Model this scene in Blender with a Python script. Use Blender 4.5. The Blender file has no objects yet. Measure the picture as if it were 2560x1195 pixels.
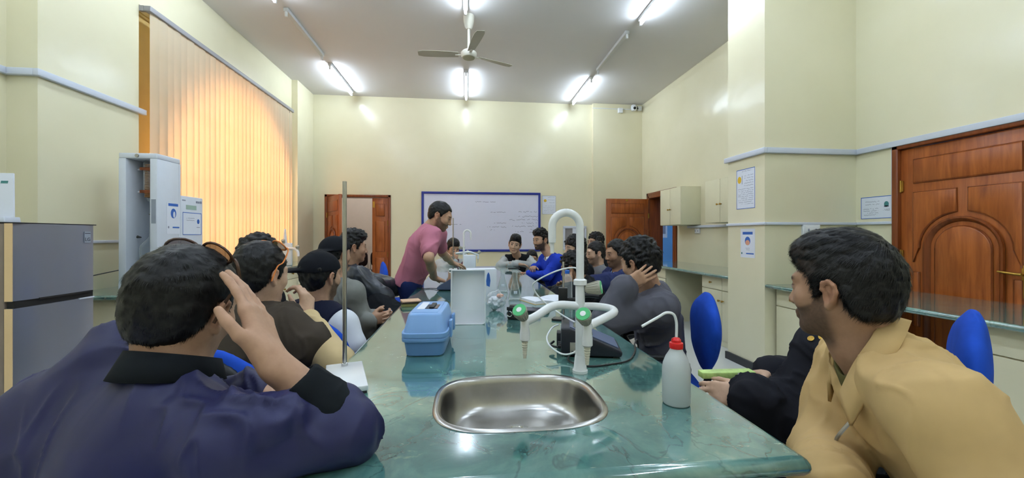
import bpy, bmesh, math, random
import numpy as np
from mathutils import Vector, Matrix, geometry
random.seed(7)
R = math.radians
PI = math.pi
scene = bpy.context.scene
COL = scene.collection

# ------------------------------------------------------------------ camera, world, exposure
cam_data = bpy.data.cameras.new('camera')
cam_data.sensor_fit = 'HORIZONTAL'
cam_data.sensor_width = 36.0
cam_data.lens = 36.0 * 1000.0 / 2560.0
cam_data.shift_y = -8.5 / 2560.0
cam_data.clip_start = 0.02
cam = bpy.data.objects.new('camera', cam_data)
COL.objects.link(cam)
cam.location = (0, 0, 1.30)
cam.rotation_euler = (PI / 2, 0, -math.atan(0.112))
scene.camera = cam

world = bpy.data.worlds.new('world')
scene.world = world
world.use_nodes = True
world.node_tree.nodes['Background'].inputs[0].default_value = (0.75, 0.85, 1.0, 1)
world.node_tree.nodes['Background'].inputs[1].default_value = 0.35

scene.view_settings.view_transform = 'Standard'
scene.view_settings.look = 'None'
scene.view_settings.gamma = 1.0
scene.view_settings.use_curve_mapping = False
scene.view_settings.exposure = 0.6
scene.cycles.max_bounces = 5
scene.cycles.diffuse_bounces = 3
scene.cycles.glossy_bounces = 2
scene.cycles.transmission_bounces = 4
scene.cycles.transparent_max_bounces = 8
scene.cycles.caustics_reflective = False
scene.cycles.caustics_refractive = False
TUBE_STRENGTH = 55.0
WINDOW_STRENGTH = 1.7

# ------------------------------------------------------------------ materials
MATS = {}
def _nt(name):
    m = bpy.data.materials.new(name)
    m.use_nodes = True
    nt = m.node_tree
    b = nt.nodes['Principled BSDF']
    return m, nt, b
def _coords(nt, scale=(1, 1, 1), kind='Object'):
    tc = nt.nodes.new('ShaderNodeTexCoord')
    mp = nt.nodes.new('ShaderNodeMapping')
    mp.inputs['Scale'].default_value = scale
    nt.links.new(tc.outputs[kind], mp.inputs[0])
    return mp.outputs[0]
def _noise(nt, vec, scale, detail=4, rough=0.55, dist=0.0):
    n = nt.nodes.new('ShaderNodeTexNoise')
    n.inputs['Scale'].default_value = scale
    n.inputs['Detail'].default_value = detail
    n.inputs['Roughness'].default_value = rough
    n.inputs['Distortion'].default_value = dist
    nt.links.new(vec, n.inputs['Vector'])
    return n
def _ramp(nt, fac, stops):
    r = nt.nodes.new('ShaderNodeValToRGB')
    el = r.color_ramp.elements
    while len(el) < len(stops):
        el.new(0.5)
    for e, (p, c) in zip(el, stops):
        e.position = p
        e.color = (*c, 1) if len(c) == 3 else c
    nt.links.new(fac, r.inputs[0])
    return r
def _bump(nt, b, height, strength, dist=0.01):
    bp = nt.nodes.new('ShaderNodeBump')
    bp.inputs['Strength'].default_value = strength
    bp.inputs['Distance'].default_value = dist
    nt.links.new(height, bp.inputs['Height'])
    nt.links.new(bp.outputs[0], b.inputs['Normal'])
def lin(c):
    return tuple(((x / 255.0 + 0.055) / 1.055) ** 2.4 if x > 10 else x / 255.0 / 12.92 for x in c)
def mat(name, rgb, rough=0.5, metal=0.0, spec=0.5, vary=0.0, vscale=8.0, bump=0.0, bscale=60.0, sheen=0.0,
        trans=0.0, ior=1.45, alpha=1.0, stretch=(1, 1, 1), coat=0.0, sub=0.0, emit=None, estr=0.0):
    """rgb in sRGB 0..255"""
    if name in MATS:
        return MATS[name]
    m, nt, b = _nt(name)
    c = lin(rgb)
    b.inputs['Base Color'].default_value = (*c, 1)
    b.inputs['Roughness'].default_value = rough
    b.inputs['Metallic'].default_value = metal
    b.inputs['Specular IOR Level'].default_value = spec
    b.inputs['IOR'].default_value = ior
    b.inputs['Transmission Weight'].default_value = trans
    b.inputs['Alpha'].default_value = alpha
    b.inputs['Coat Weight'].default_value = coat
    b.inputs['Sheen Weight'].default_value = sheen
    if sub:
        b.inputs['Subsurface Weight'].default_value = sub
        b.inputs['Subsurface Radius'].default_value = (0.01, 0.004, 0.002)
    if emit is not None:
        b.inputs['Emission Color'].default_value = (*lin(emit), 1)
        b.inputs['Emission Strength'].default_value = estr
    vec = None
    if vary or bump:
        vec = _coords(nt, stretch)
    if vary:
        n = _noise(nt, vec, vscale, 5, 0.6)
        lo = tuple(max(0, x * (1 - vary)) for x in c)
        hi = tuple(min(1, x * (1 + vary)) for x in c)
        r = _ramp(nt, n.outputs['Fac'], [(0.3, lo), (0.7, hi)])
        nt.links.new(r.outputs[0], b.inputs['Base Color'])
    if bump:
        n = _noise(nt, vec, bscale, 4, 0.6)
        _bump(nt, b, n.outputs['Fac'], bump)
    MATS[name] = m
    return m

def wall_paint():
    m, nt, b = _nt('cream_gloss_paint')
    vec = _coords(nt)
    n = _noise(nt, vec, 1.3, 3)
    r = _ramp(nt, n.outputs['Fac'], [(0.3, lin((232, 225, 192))), (0.7, lin((238, 231, 200)))])
    nt.links.new(r.outputs[0], b.inputs['Base Color'])
    b.inputs['Roughness'].default_value = 0.2
    b.inputs['Specular IOR Level'].default_value = 0.42
    n2 = _noise(nt, vec, 2.2, 3, 0.5)
    _bump(nt, b, n2.outputs['Fac'], 0.25, 0.035)
    MATS['wall'] = m
    return m
def marble():
    m, nt, b = _nt('green_marble')
    vec = _coords(nt)
    n1 = _noise(nt, vec, 3.2, 8, 0.62, 1.2)
    base = _ramp(nt, n1.outputs['Fac'], [(0.25, lin((52, 92, 92))), (0.45, lin((72, 118, 114))), (0.62, lin((98, 142, 134))), (0.8, lin((134, 166, 150)))])
    n2 = _noise(nt, vec, 7.0, 6, 0.65, 2.5)
    pale = _ramp(nt, n2.outputs['Fac'], [(0.60, (0, 0, 0)), (0.70, (1, 1, 1))])
    mp2 = _coords(nt, (1.0, 3.0, 1.0))
    n3 = _noise(nt, mp2, 11.0, 5, 0.7, 1.0)
    pale2 = _ramp(nt, n3.outputs['Fac'], [(0.66, (0, 0, 0)), (0.69, (1, 1, 1))])
    mx = nt.nodes.new('ShaderNodeMix'); mx.data_type = 'RGBA'
    mm = nt.nodes.new('ShaderNodeMath'); mm.operation = 'MULTIPLY'; mm.inputs[1].default_value = 0.35
    nt.links.new(pale.outputs[0], mm.inputs[0])
    nt.links.new(mm.outputs[0], mx.inputs['Factor'])
    nt.links.new(base.outputs[0], mx.inputs['A']); mx.inputs['B'].default_value = (*lin((158, 186, 160)), 1)
    mx2 = nt.nodes.new('ShaderNodeMix'); mx2.data_type = 'RGBA'
    mm2 = nt.nodes.new('ShaderNodeMath'); mm2.operation = 'MULTIPLY'; mm2.inputs[1].default_value = 0.55
    nt.links.new(pale2.outputs[0], mm2.inputs[0])
    nt.links.new(mm2.outputs[0], mx2.inputs['Factor'])
    nt.links.new(mx.outputs['Result'], mx2.inputs['A']); mx2.inputs['B'].default_value = (*lin((196, 210, 186)), 1)
    # thin dark veins
    vv = _noise(nt, vec, 4.5, 4, 0.5, 1.8)
    veins = _ramp(nt, vv.outputs['Fac'], [(0.475, (0, 0, 0)), (0.495, (1, 1, 1)), (0.515, (0, 0, 0))])
    mm3 = nt.nodes.new('ShaderNodeMath'); mm3.operation = 'MULTIPLY'; mm3.inputs[1].default_value = 0.45
    nt.links.new(veins.outputs[0], mm3.inputs[0])
    mx3 = nt.nodes.new('ShaderNodeMix'); mx3.data_type = 'RGBA'
    nt.links.new(mm3.outputs[0], mx3.inputs['Factor'])
    nt.links.new(mx2.outputs['Result'], mx3.inputs['A']); mx3.inputs['B'].default_value = (*lin((34, 58, 58)), 1)
    nt.links.new(mx3.outputs['Result'], b.inputs['Base Color'])
    b.inputs['Roughness'].default_value = 0.07
    b.inputs['Specular IOR Level'].default_value = 1.0
    b.inputs['IOR'].default_value = 1.6
    b.inputs['Coat Weight'].default_value = 0.8
    b.inputs['Coat Roughness'].default_value = 0.04
    MATS['marble'] = m
    return m
def wood(name, dark, light, rough=0.3):
    m, nt, b = _nt(name)
    vec = _coords(nt, (14, 14, 1.2))
    n = _noise(nt, vec, 2.0, 6, 0.6, 0.6)
    r = _ramp(nt, n.outputs['Fac'], [(0.25, lin(dark)), (0.75, lin(light))])
    nt.links.new(r.outputs[0], b.inputs['Base Color'])
    b.inputs['Roughness'].default_value = rough
    b.inputs['Specular IOR Level'].default_value = 0.4
    _bump(nt, b, n.outputs['Fac'], 0.05, 0.004)
    MATS[name] = m
    return m
def fabric(name, rgb, scale=700.0, bump=0.25, vary=0.12, rough=0.85, spec=0.15, sheen=0.0, fold=0.0):
    if name in MATS:
        return MATS[name]
    m, nt, b = _nt(name)
    c = lin(rgb)
    vec = _coords(nt)
    n = _noise(nt, vec, 9.0, 3, 0.6)
    r = _ramp(nt, n.outputs['Fac'], [(0.3, tuple(x * (1 - vary) for x in c)), (0.7, tuple(min(1, x * (1 + vary)) for x in c))])
    nt.links.new(r.outputs[0], b.inputs['Base Color'])
    b.inputs['Roughness'].default_value = rough
    b.inputs['Specular IOR Level'].default_value = spec
    b.inputs['Sheen Weight'].default_value = sheen
    if fold:
        n2 = _noise(nt, vec, scale, 2, 0.5)
        _bump(nt, b, n2.outputs['Fac'], bump, 0.0008)
        n3 = _noise(nt, _coords(nt, (1.0, 1.0, 1.7)), 11.0, 3, 0.5, 1.6)
        rg = nt.nodes.new('ShaderNodeMath'); rg.operation = 'SUBTRACT'; rg.inputs[1].default_value = 0.5
        ab = nt.nodes.new('ShaderNodeMath'); ab.operation = 'ABSOLUTE'
        nt.links.new(n3.outputs['Fac'], rg.inputs[0]); nt.links.new(rg.outputs[0], ab.inputs[0])
        bp = nt.nodes.new('ShaderNodeBump'); bp.invert = True
        bp.inputs['Strength'].default_value = fold; bp.inputs['Distance'].default_value = 0.03
        nt.links.new(ab.outputs[0], bp.inputs['Height'])
        last = b.inputs['Normal'].links[0].from_node
        nt.links.new(bp.outputs[0], last.inputs['Normal'])
    MATS[name] = m
    return m
def vcol_mat(name, rough=0.5, spec=0.35, sub=0.0, bump=0.12, bscale=260.0):
    m, nt, b = _nt(name)
    a = nt.nodes.new('ShaderNodeAttribute'); a.attribute_name = 'Col'
    vec = _coords(nt)
    n = _noise(nt, vec, 45.0, 4, 0.6)
    r = _ramp(nt, n.outputs['Fac'], [(0.3, (0.90, 0.88, 0.87)), (0.7, (1.06, 1.05, 1.05))])
    mx = nt.nodes.new('ShaderNodeMix'); mx.data_type = 'RGBA'; mx.blend_type = 'MULTIPLY'; mx.inputs['Factor'].default_value = 1.0
    nt.links.new(a.outputs['Color'], mx.inputs['A']); nt.links.new(r.outputs[0], mx.inputs['B'])
    nt.links.new(mx.outputs['Result'], b.inputs['Base Color'])
    b.inputs['Roughness'].default_value = rough
    b.inputs['Specular IOR Level'].default_value = spec
    if sub:
        b.inputs['Subsurface Weight'].default_value = sub
        b.inputs['Subsurface Radius'].default_value = (0.012, 0.005, 0.003)
    MATS[name] = m
    return m

wall_paint(); marble()
wood('wood', (128, 62, 26), (184, 104, 48))
wood('wood_dark', (100, 46, 20), (146, 76, 34))
mat('ceiling', (222, 219, 217), 0.9, spec=0.1, vary=0.02, vscale=0.8)
mat('floor', (228, 230, 226), 0.18, spec=0.5, vary=0.03, vscale=2)
mat('white_trim', (214, 220, 232), 0.45, vary=0.02)
mat('black_skirt', (44, 46, 50), 0.4, vary=0.15)
mat('cabinet', (232, 226, 194), 0.35, spec=0.4, vary=0.015)
mat('brass', (178, 142, 66), 0.3, 0.9, vary=0.1)
mat('steel', (178, 176, 172), 0.28, 1.0, vary=0.10, vscale=14)
mat('chrome', (190, 190, 188), 0.18, 1.0, vary=0.05)
mat('white_plastic', (236, 238, 240), 0.35, vary=0.02)
mat('white_enamel', (240, 242, 244), 0.22, spec=0.5, vary=0.015)
mat('paper', (232, 236, 246), 0.7, spec=0.2, vary=0.015)
mat('ink_grey', (146, 150, 168), 0.8, vary=0.05)
mat('ink_blue', (52, 104, 190), 0.6, vary=0.05)
mat('black_plastic', (22, 23, 26), 0.42, vary=0.12)
mat('red_plastic', (214, 32, 34), 0.32, vary=0.04)
mat('yellow', (222, 180, 40), 0.5, vary=0.05)
fabric('chair_blue', (34, 78, 186), 900, 0.3, fold=0)
fabric('chair_brown', (48, 34, 34), 900, 0.3, fold=0)

# ------------------------------------------------------------------ mesh helpers
def new_mesh(name, verts, faces, material=None, smooth=False):
    me = bpy.data.meshes.new(name)
    me.from_pydata([tuple(v) for v in verts], [], faces)
    me.update()
    if material is not None:
        me.materials.append(MATS[material] if isinstance(material, str) else material)
    if smooth:
        me.polygons.foreach_set('use_smooth', [True] * len(me.polygons))
    return me
def link(name, me, parent=None, loc=None, rotz=None):
    o = bpy.data.objects.new(name, me)
    COL.objects.link(o)
    if parent is not None:
        o.parent = parent
    if loc is not None:
        o.location = loc
    if rotz is not None:
        o.rotation_euler = (0, 0, rotz)
    return o
def tag(o, label=None, cat=None, group=None, kind=None):
    if label: o['label'] = label
    if cat: o['category'] = cat
    if group: o['group'] = group
    if kind: o['kind'] = kind
    return o
def thing(name, label, cat, loc=(0, 0, 0), rotz=0.0, group=None):
    o = bpy.data.objects.new(name, None)
    o.empty_display_size = 0.05
    COL.objects.link(o)
    o.location = loc
    o.rotation_euler = (0, 0, rotz)
    return tag(o, label, cat, group)
def copy_tree(o, parent=None):
    c = o.copy()
    COL.objects.link(c)
    c.parent = parent
    for ch in list(o.children):
        copy_tree(ch, c)
    return c

class MB:
    def __init__(self):
        self.v = []; self.f = []; self.M = Matrix.Identity(4)
    def add(self, verts, faces):
        n = len(self.v)
        self.v += [self.M @ Vector(p) for p in verts]
        self.f += [tuple(i + n for i in q) for q in faces]
        return self
    def box(self, x0, x1, y0, y1, z0, z1):
        p = [(x0, y0, z0), (x1, y0, z0), (x1, y1, z0), (x0, y1, z0), (x0, y0, z1), (x1, y0, z1), (x1, y1, z1), (x0, y1, z1)]
        return self.add(p, [(0, 3, 2, 1), (4, 5, 6, 7), (0, 1, 5, 4), (1, 2, 6, 5), (2, 3, 7, 6), (3, 0, 4, 7)])
    def lathe(self, prof, seg=24, axis=(0, 0, 1), at=(0, 0, 0)):
        ax = Vector(axis).normalized()
        q = Vector((0, 0, 1)).rotation_difference(ax).to_matrix()
        vs = []; fs = []
        for r, z in prof:
            for i in range(seg):
                a = 2 * PI * i / seg
                vs.append(q @ Vector((r * math.cos(a), r * math.sin(a), z)) + Vector(at))
        n = len(prof)
        for j in range(n - 1):
            for i in range(seg):
                i2 = (i + 1) % seg
                fs.append((j * seg + i, j * seg + i2, (j + 1) * seg + i2, (j + 1) * seg + i))
        fs.append(tuple(reversed(range(seg))))
        fs.append(tuple(range((n - 1) * seg, n * seg)))
        return self.add(vs, fs)
    def cyl(self, a, b, r, r2=None, seg=16):
        a = Vector(a); b = Vector(b)
        return self.lathe([(r, 0), (r if r2 is None else r2, (b - a).length)], seg, b - a, a)
    def tube(self, path, r, seg=10, closed=False, flat=1.0):
        P = [Vector(p) for p in path]
        n = len(P)
        vs = []; fs = []
        prev = None
        for i in range(n):
            if closed:
                t = (P[(i + 1) % n] - P[i - 1])
            else:
                t = P[min(i + 1, n - 1)] - P[max(i - 1, 0)]
            t.normalize()
            if prev is None:
                u = t.orthogonal().normalized()
            else:
                u = prev - t * prev.dot(t)
                if u.length < 1e-6: u = t.orthogonal()
                u.normalize()
            prev = u
            w = t.cross(u)
            rr = r[i] if isinstance(r, (list, tuple)) else r
            for k in range(seg):
                a = 2 * PI * k / seg
                vs.append(P[i] + u * math.cos(a) * rr + w * math.sin(a) * rr * flat)
        m = n if closed else n - 1
        for i in range(m):
            j = (i + 1) % n
            for k in range(seg):
                k2 = (k + 1) % seg
                fs.append((i * seg + k, i * seg + k2, j * seg + k2, j * seg + k))
        if not closed:
            fs.append(tuple(reversed(range(seg))))
            fs.append(tuple(range((n - 1) * seg, n * seg)))
        return self.add(vs, fs)
    def prism(self, poly, y0, y1, axis='y'):
        """poly: 2-D outline (u, v); extruded along y (u->x, v->z) or z (u->x, v->y) or x (u->y, v->z)"""
        def p3(u, v, w):
            return (u, w, v) if axis == 'y' else (u, v, w) if axis == 'z' else (w, u, v)
        n = len(poly)
        vs = [p3(u, v, y0) for u, v in poly] + [p3(u, v, y1) for u, v in poly]
        fs = [tuple(range(n)), tuple(reversed(range(n, 2 * n)))]
        for i in range(n):
            j = (i + 1) % n
            fs.append((i, i + n, j + n, j))
        return self.add(vs, fs)
    def loft(self, loops, cap0=True, cap1=True, closed=True):
        n = len(loops[0]); vs = [p for l in loops for p in l]; fs = []
        for j in range(len(loops) - 1):
            for i in range(n if closed else n - 1):
                i2 = (i + 1) % n
                fs.append((j * n + i, j * n + i2, (j + 1) * n + i2, (j + 1) * n + i))
        if cap0: fs.append(tuple(reversed(range(n))))
        if cap1: fs.append(tuple(range((len(loops) - 1) * n, len(loops) * n)))
        return self.add(vs, fs)
    def build(self, name, material, parent=None, smooth=False, bevel=0.0, seg=2, auto=True, loc=None, rotz=None):
        me = new_mesh(name, self.v, self.f, material, smooth)
        bm = bmesh.new(); bm.from_mesh(me)
        bmesh.ops.recalc_face_normals(bm, faces=bm.faces)
        if smooth and auto:
            for e in bm.edges:
                if len(e.link_faces) == 2 and e.calc_face_angle(0) > R(38):
                    e.smooth = False
        bm.to_mesh(me); bm.free()
        o = link(name, me, parent, loc, rotz)
        if bevel:
            md = o.modifiers.new('bevel', 'BEVEL'); md.width = bevel; md.segments = seg; md.limit_method = 'ANGLE'; md.angle_limit = R(30)
            me.polygons.foreach_set('use_smooth', [True] * len(me.polygons))
            md.harden_normals = False
        return o
def box_obj(name, x0, x1, y0, y1, z0, z1, material, parent=None, bevel=0.0):
    return MB().box(x0, x1, y0, y1, z0, z1).build(name, material, parent, bevel=bevel)
def struct(o):
    o['kind'] = 'structure'
    return o
def smooth_path(pts, n=8, closed=False):
    """Catmull-Rom through the points"""
    P = [Vector(p) for p in pts]; out = []
    m = len(P)
    rng = range(m) if closed else range(m - 1)
    for i in rng:
        if closed:
            a, b, c, d = P[i - 1], P[i], P[(i + 1) % m], P[(i + 2) % m]
        else:
            a = P[max(i - 1, 0)]; b = P[i]; c = P[i + 1]; d = P[min(i + 2, m - 1)]
        for k in range(n):
            t = k / n
            out.append(0.5 * ((2 * b) + (c - a) * t + (2 * a - 5 * b + 4 * c - d) * t * t + (3 * b - a - 3 * c + d) * t ** 3))
    if not closed: out.append(P[-1])
    return out
def squircle(cx, cy, hx, hy, z, n=4.0, seg=48):
    out = []
    for i in range(seg):
        a = 2 * PI * i / seg
        c, s = math.cos(a), math.sin(a)
        out.append((cx + hx * math.copysign(abs(c) ** (2 / n), c), cy + hy * math.copysign(abs(s) ** (2 / n), s), z))
    return out
def text_mesh(name, body, size, material, parent=None, matrix=None, extrude=0.0003):
    cu = bpy.data.curves.new(name, 'FONT')
    cu.body = body; cu.size = size; cu.extrude = extrude; cu.align_x = 'CENTER'; cu.align_y = 'CENTER'
    t = bpy.data.objects.new(name, cu)
    COL.objects.link(t)
    dg = bpy.context.evaluated_depsgraph_get()
    me = bpy.data.meshes.new_from_object(t.evaluated_get(dg))
    COL.objects.unlink(t); bpy.data.objects.remove(t); bpy.data.curves.remove(cu)
    me.name = name
    if matrix is not None: me.transform(matrix)
    me.materials.clear(); me.materials.append(MATS[material])
    return link(name, me, parent)
# ------------------------------------------------------------------ the room
XR, XL, YB, ZC, YF = 3.69, -3.10, 8.23, 4.07, -2.6
struct(MB().box(-3.7, 6.6, YF - 0.2, 11.2, -0.1, 0).build('floor', 'floor'))
struct(MB().box(-3.7, 6.6, YF - 0.2, 11.2, ZC, ZC + 0.1).build('ceiling', 'ceiling'))
# back wall with the double doorway (x -2.78..-1.52)
w = MB()
w.box(-3.7, -2.78, YB, YB + 0.2, 0, ZC).box(-1.52, XR + 0.25, YB, YB + 0.2, 0, ZC).box(-2.78, -1.52, YB, YB + 0.2, 2.11, ZC)
w.box(2.62, XR, YB - 0.10, YB, 0, ZC)                       # shallow pilaster
struct(w.build('wall_back', 'wall'))
struct(MB().box(-3.7, 3.95, YF - 0.2, YF, 0, ZC).build('wall_front', 'wall'))
# left wall: recess with an arched window behind the blind
w = MB()
w.box(-3.6, -3.30, YF, 3.27, 0, ZC)
w.box(-3.6, XL, 3.27, 4.17, 0, ZC)
w.box(-3.6, XL, 7.36, YB, 0, ZC)
w.box(-3.6, XL, 4.17, 7.36, 3.50, ZC)
w.box(-3.6, XL, 4.17, 7.36, 0, 0.95)
struct(w.build('wall_left', 'wall'))
struct(MB().box(-3.2, -3.0, 7.5, YB, 0, ZC).build('wall_pillar_left', 'wall'))
mat('reveal_yellow', (206, 176, 108), 0.6, vary=0.04)
# the back of the window recess: wall around an arched opening
cy, rr, zs, sill = 5.88, 1.48, 1.80, 0.96
arc = [(cy + rr * math.cos(R(a)), zs + rr * math.sin(R(a))) for a in range(0, 181, 6)]
ins = [(cy - rr, sill)] + [(cy + rr, sill)] + arc
outer = [(4.17, 0.95), (7.36, 0.95), (7.36, 3.5), (4.17, 3.5)]
tri = geometry.tessellate_polygon([[Vector((u, v, 0)) for u, v in outer], [Vector((u, v, 0)) for u, v in ins]])
pts = outer + ins
m_ = MB(); m_.add([(-3.20, u, v) for u, v in pts], [tuple(t) for t in tri])
struct(m_.build('wall_recess', 'reveal_yellow'))
m_, nt_, b_ = _nt('daylit_glass')
b_.inputs['Base Color'].default_value = (*lin((255, 214, 160)), 1)
b_.inputs['Roughness'].default_value = 0.4
b_.inputs['Emission Color'].default_value = (1.0, 0.67, 0.40, 1)
b_.inputs['Emission Strength'].default_value = WINDOW_STRENGTH
MATS['daylit_glass'] = m_
win = struct(thing('window_1', None, None, (-3.222, cy, sill)))
def arch_poly(r, z0):
    return [(-r, z0), (r, z0)] + [(r * math.cos(R(a)), (zs - sill) + r * math.sin(R(a))) for a in range(0, 181, 6)]
MB().prism(arch_poly(rr, 0.0), -0.02, 0.0, 'x').build('glass', 'daylit_glass', win)
mat('frame_brown', (92, 70, 52), 0.5, vary=0.1)
for yy in (-0.75, 0.0, 0.75):
    hh = (zs - sill) + math.sqrt(max(0, rr * rr - yy * yy))
    box_obj('mullion', 0.0, 0.03, yy - 0.02, yy + 0.02, 0.0, hh, 'frame_brown', win)
box_obj('transom', 0.0, 0.03, -rr, rr, zs - sill - 0.02, zs - sill + 0.02, 'frame_brown', win)
box_obj('window_sill', 0.0, 0.06, -rr - 0.05, rr + 0.05, -0.03, 0.0, 'white_trim', win)
# right wall: near door (blocked by the counter) and far doorway y 6.76..7.80
w = MB()
w.box(XR, XR + 0.25, YF, 2.14, 0, ZC).box(XR, XR + 0.25, 3.06, 6.76, 0, ZC).box(XR, XR + 0.25, 7.80, YB + 0.2, 0, ZC)
w.box(XR, XR + 0.25, 2.14, 3.06, 2.06, ZC).box(XR, XR + 0.25, 6.76, 7.80, 2.11, ZC)
struct(w.build('wall_right', 'wall'))
struct(MB().box(2.745, XR, 3.43, 3.955, 0, ZC).build('wall_pillar_right', 'wall'))
# rooms glimpsed through the two doorways
mat('pink_wall', (222, 200, 182), 0.6, vary=0.02)
mat('blue_wall', (120, 176, 226), 0.6, vary=0.02)
struct(MB().box(-3.6, 0.4, 10.6, 10.7, 0, ZC).box(-3.7, -3.6, YB + 0.2, 10.7, 0, ZC).box(0.4, 0.5, YB + 0.2, 10.7, 0, ZC).build('wall_corridor', 'pink_wall'))
struct(MB().box(6.3, 6.4, 4.0, 11.1, 0, ZC).box(XR + 0.25, 6.4, 11.0, 11.1, 0, ZC).box(XR + 0.25, 6.4, 4.0, 4.1, 0, ZC).build('wall_office', 'blue_wall'))

# wall trunking
def trim(name, boxes, z0, z1):
    m = MB()
    for b in boxes:
        m.box(*b, z0, z1)
    return struct(m.build(name, 'white_trim', bevel=0.004))
trim('trim_1', [(XL, XL + 0.035, 3.235, 4.22), (-3.30, XL, 3.235, 3.27), (-3.30, -3.265, YF, 3.235)], 2.455, 2.505)
trim('trim_2', [(2.71, 2.745, 3.395, 3.975), (2.745, XR, 3.395, 3.43), (XR - 0.035, XR, YF, 3.395)], 2.065, 2.115)
trim('trim_3', [(2.722, 2.745, 3.407, 3.955), (2.745, XR, 3.407, 3.43), (XR - 0.023, XR, 3.09, 3.407)], 1.400, 1.425)
trim('trim_4', [(XR - 0.022, XR, 3.068, 3.095)], 1.400, 2.065)
trim('trim_5', [(XR - 0.05, XR, 3.955, 6.3)], 1.425, 1.462)
trim('trim_6', [(XL, XL + 0.02, 3.27, 4.17), (-3.3, -3.28, YF, 3.27)], 1.235, 1.26)
struct(MB().box(2.725, 2.745, 3.41, 3.975, 0, 0.075).box(2.745, 2.83, 3.41, 3.43, 0, 0.075).build('baseboard_right', 'black_skirt'))

# ------------------------------------------------------------------ panelled wooden doors
def panel(parent, outline, y, name='panel'):
    """raised field with its moulding, both proud of the leaf; y<0 is the face side"""
    n = len(outline)
    cu = sum(u for u, v in outline) / n; cv = sum(v for u, v in outline) / n
    o = MB().prism(outline, y, y + 0.016).build(name, 'wood', parent, bevel=0.015, seg=2)
    m = MB()
    m.tube([(u, y + 0.010, v) for u, v in outline], 0.008, 6, closed=True, flat=1.0)
    m.build('moulding', 'wood_dark', o, smooth=True)
    return o
def rect(u0, u1, v0, v1):
    return [(u0, v0), (u1, v0), (u1, v1), (u0, v1)]
def door_leaf(parent, w, h, simple=False, handle=1, matrix=None):
    """leaf in its local frame: x from 0 (hinge) to w, face towards -y"""
    leaf = MB().box(0, w, 0, 0.045, 0.005, h).build('leaf', 'wood', parent, bevel=0.003)
    s = 0.10 * min(1, w / 0.84)
    mx = w / 2
    if simple:
        panel(leaf, rect(0.07, w - 0.07, h - 0.36, h - 0.12), -0.012)
        panel(leaf, rect(0.07, w - 0.07, 0.98, h - 0.46), -0.012)
        panel(leaf, rect(0.07, w - 0.07, 0.18, 0.86), -0.012)
        return leaf
    panel(leaf, rect(s, w - s, h - 0.29, h - 0.10), -0.012)
    zc, r1, r2 = 1.20, 0.20 * w, 0.335 * w
    top = h - 0.37
    for sd in (-1, 1):
        # upper side panel with the ring of the arch bitten out of its lower corner
        x_out = mx - sd * (mx - s) if False else (s if sd < 0 else w - s)
        x_in = mx + sd * 0.035 * w / 0.84
        a_top = math.acos(min(1, abs(x_in - mx) / r2))
        a_out = math.acos(min(1, abs(x_out - mx) / r2)) if abs(x_out - mx) < r2 else 0.0
        pts = [(x_in, top)]
        for k in range(9):
            a = a_top + (a_out - a_top) * k / 8
            pts.append((mx + sd * r2 * math.cos(a), zc + r2 * math.sin(a)))
        pts.append((x_out, zc + r2 * math.sin(a_out) - 0.12 if a_out == 0 else zc - 0.1))
        pts.append((x_out, top))
        if sd > 0: pts = pts[::-1]
        panel(leaf, pts, -0.012)
        panel(leaf, rect(*((s, mx - r2 - 0.0) if sd < 0 else (mx + r2 + 0.0, w - s)), 0.55, 1.0) if mx - r2 - s > 0.03 else rect(*((s, s + 0.09) if sd < 0 else (w - s - 0.09, w - s)), 0.55, 0.98), -0.012)
    # arch ring and the arched field
    ring = MB()
    path = [(mx - (r1 + 0.055), -0.004, 0.3)] + [(mx - (r1 + 0.055) * math.cos(R(a)), -0.004, zc + (r1 + 0.055) * math.sin(R(a))) for a in range(0, 181, 10)] + [(mx + r1 + 0.055, -0.004, 0.3)]
    ring.tube(path, 0.03, 8, flat=0.5)
    ring.build('arch_moulding', 'wood_dark', leaf, smooth=True)
    field = [(mx - r1, 0.3), (mx + r1, 0.3)] + [(mx + r1 * math.cos(R(a)), zc + r1 * math.sin(R(a))) for a in range(0, 181, 12)]
    panel(leaf, field, -0.016)
    panel(leaf, rect(s, w - s, 0.08, 0.24), -0.012)
    return leaf
def hinges(parent, x, y, zs_, w=0.02):
    for z in zs_:
        m = MB(); m.cyl((x, y, z - 0.05), (x, y, z + 0.05), 0.008, seg=8); m.box(x, x + w, y - 0.002, y + 0.004, z - 0.045, z + 0.045)
        m.build('hinge', 'brass', parent, smooth=True)
# near door in the right wall, face towards -x ; local x runs towards the camera
d = struct(thing('door_1', None, None, (XR + 0.01, 3.04, 0), -PI / 2))
tag(d, 'large varnished wooden door with arched panel behind the right counter', None)
leaf = door_leaf(d, 0.86, 2.03)
hinges(leaf, 0.004, -0.008, (0.30, 1.13, 1.72))
m = MB(); m.box(-0.05, 0.0, -0.035, 0.10, 0, 2.09); m.box(0.86, 0.91, -0.035, 0.10, 0, 2.09); m.box(-0.05, 0.91, -0.035, 0.10, 2.035, 2.09)
m.build('door_frame', 'wood_dark', d, bevel=0.006)
m = MB(); m.box(0.755, 0.80, -0.008, 0.0, 0.88, 1.10); hp = m.build('lock_plate', 'brass', leaf, bevel=0.002)
m = MB(); m.cyl((0.778, -0.006, 1.04), (0.778, -0.05, 1.04), 0.010, seg=12); m.tube([(0.778, -0.045, 1.04), (0.74, -0.052, 1.043), (0.66, -0.050, 1.052)], [0.010, 0.0095, 0.007], 10)
m.build('lever', 'brass', hp, smooth=True)
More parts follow.
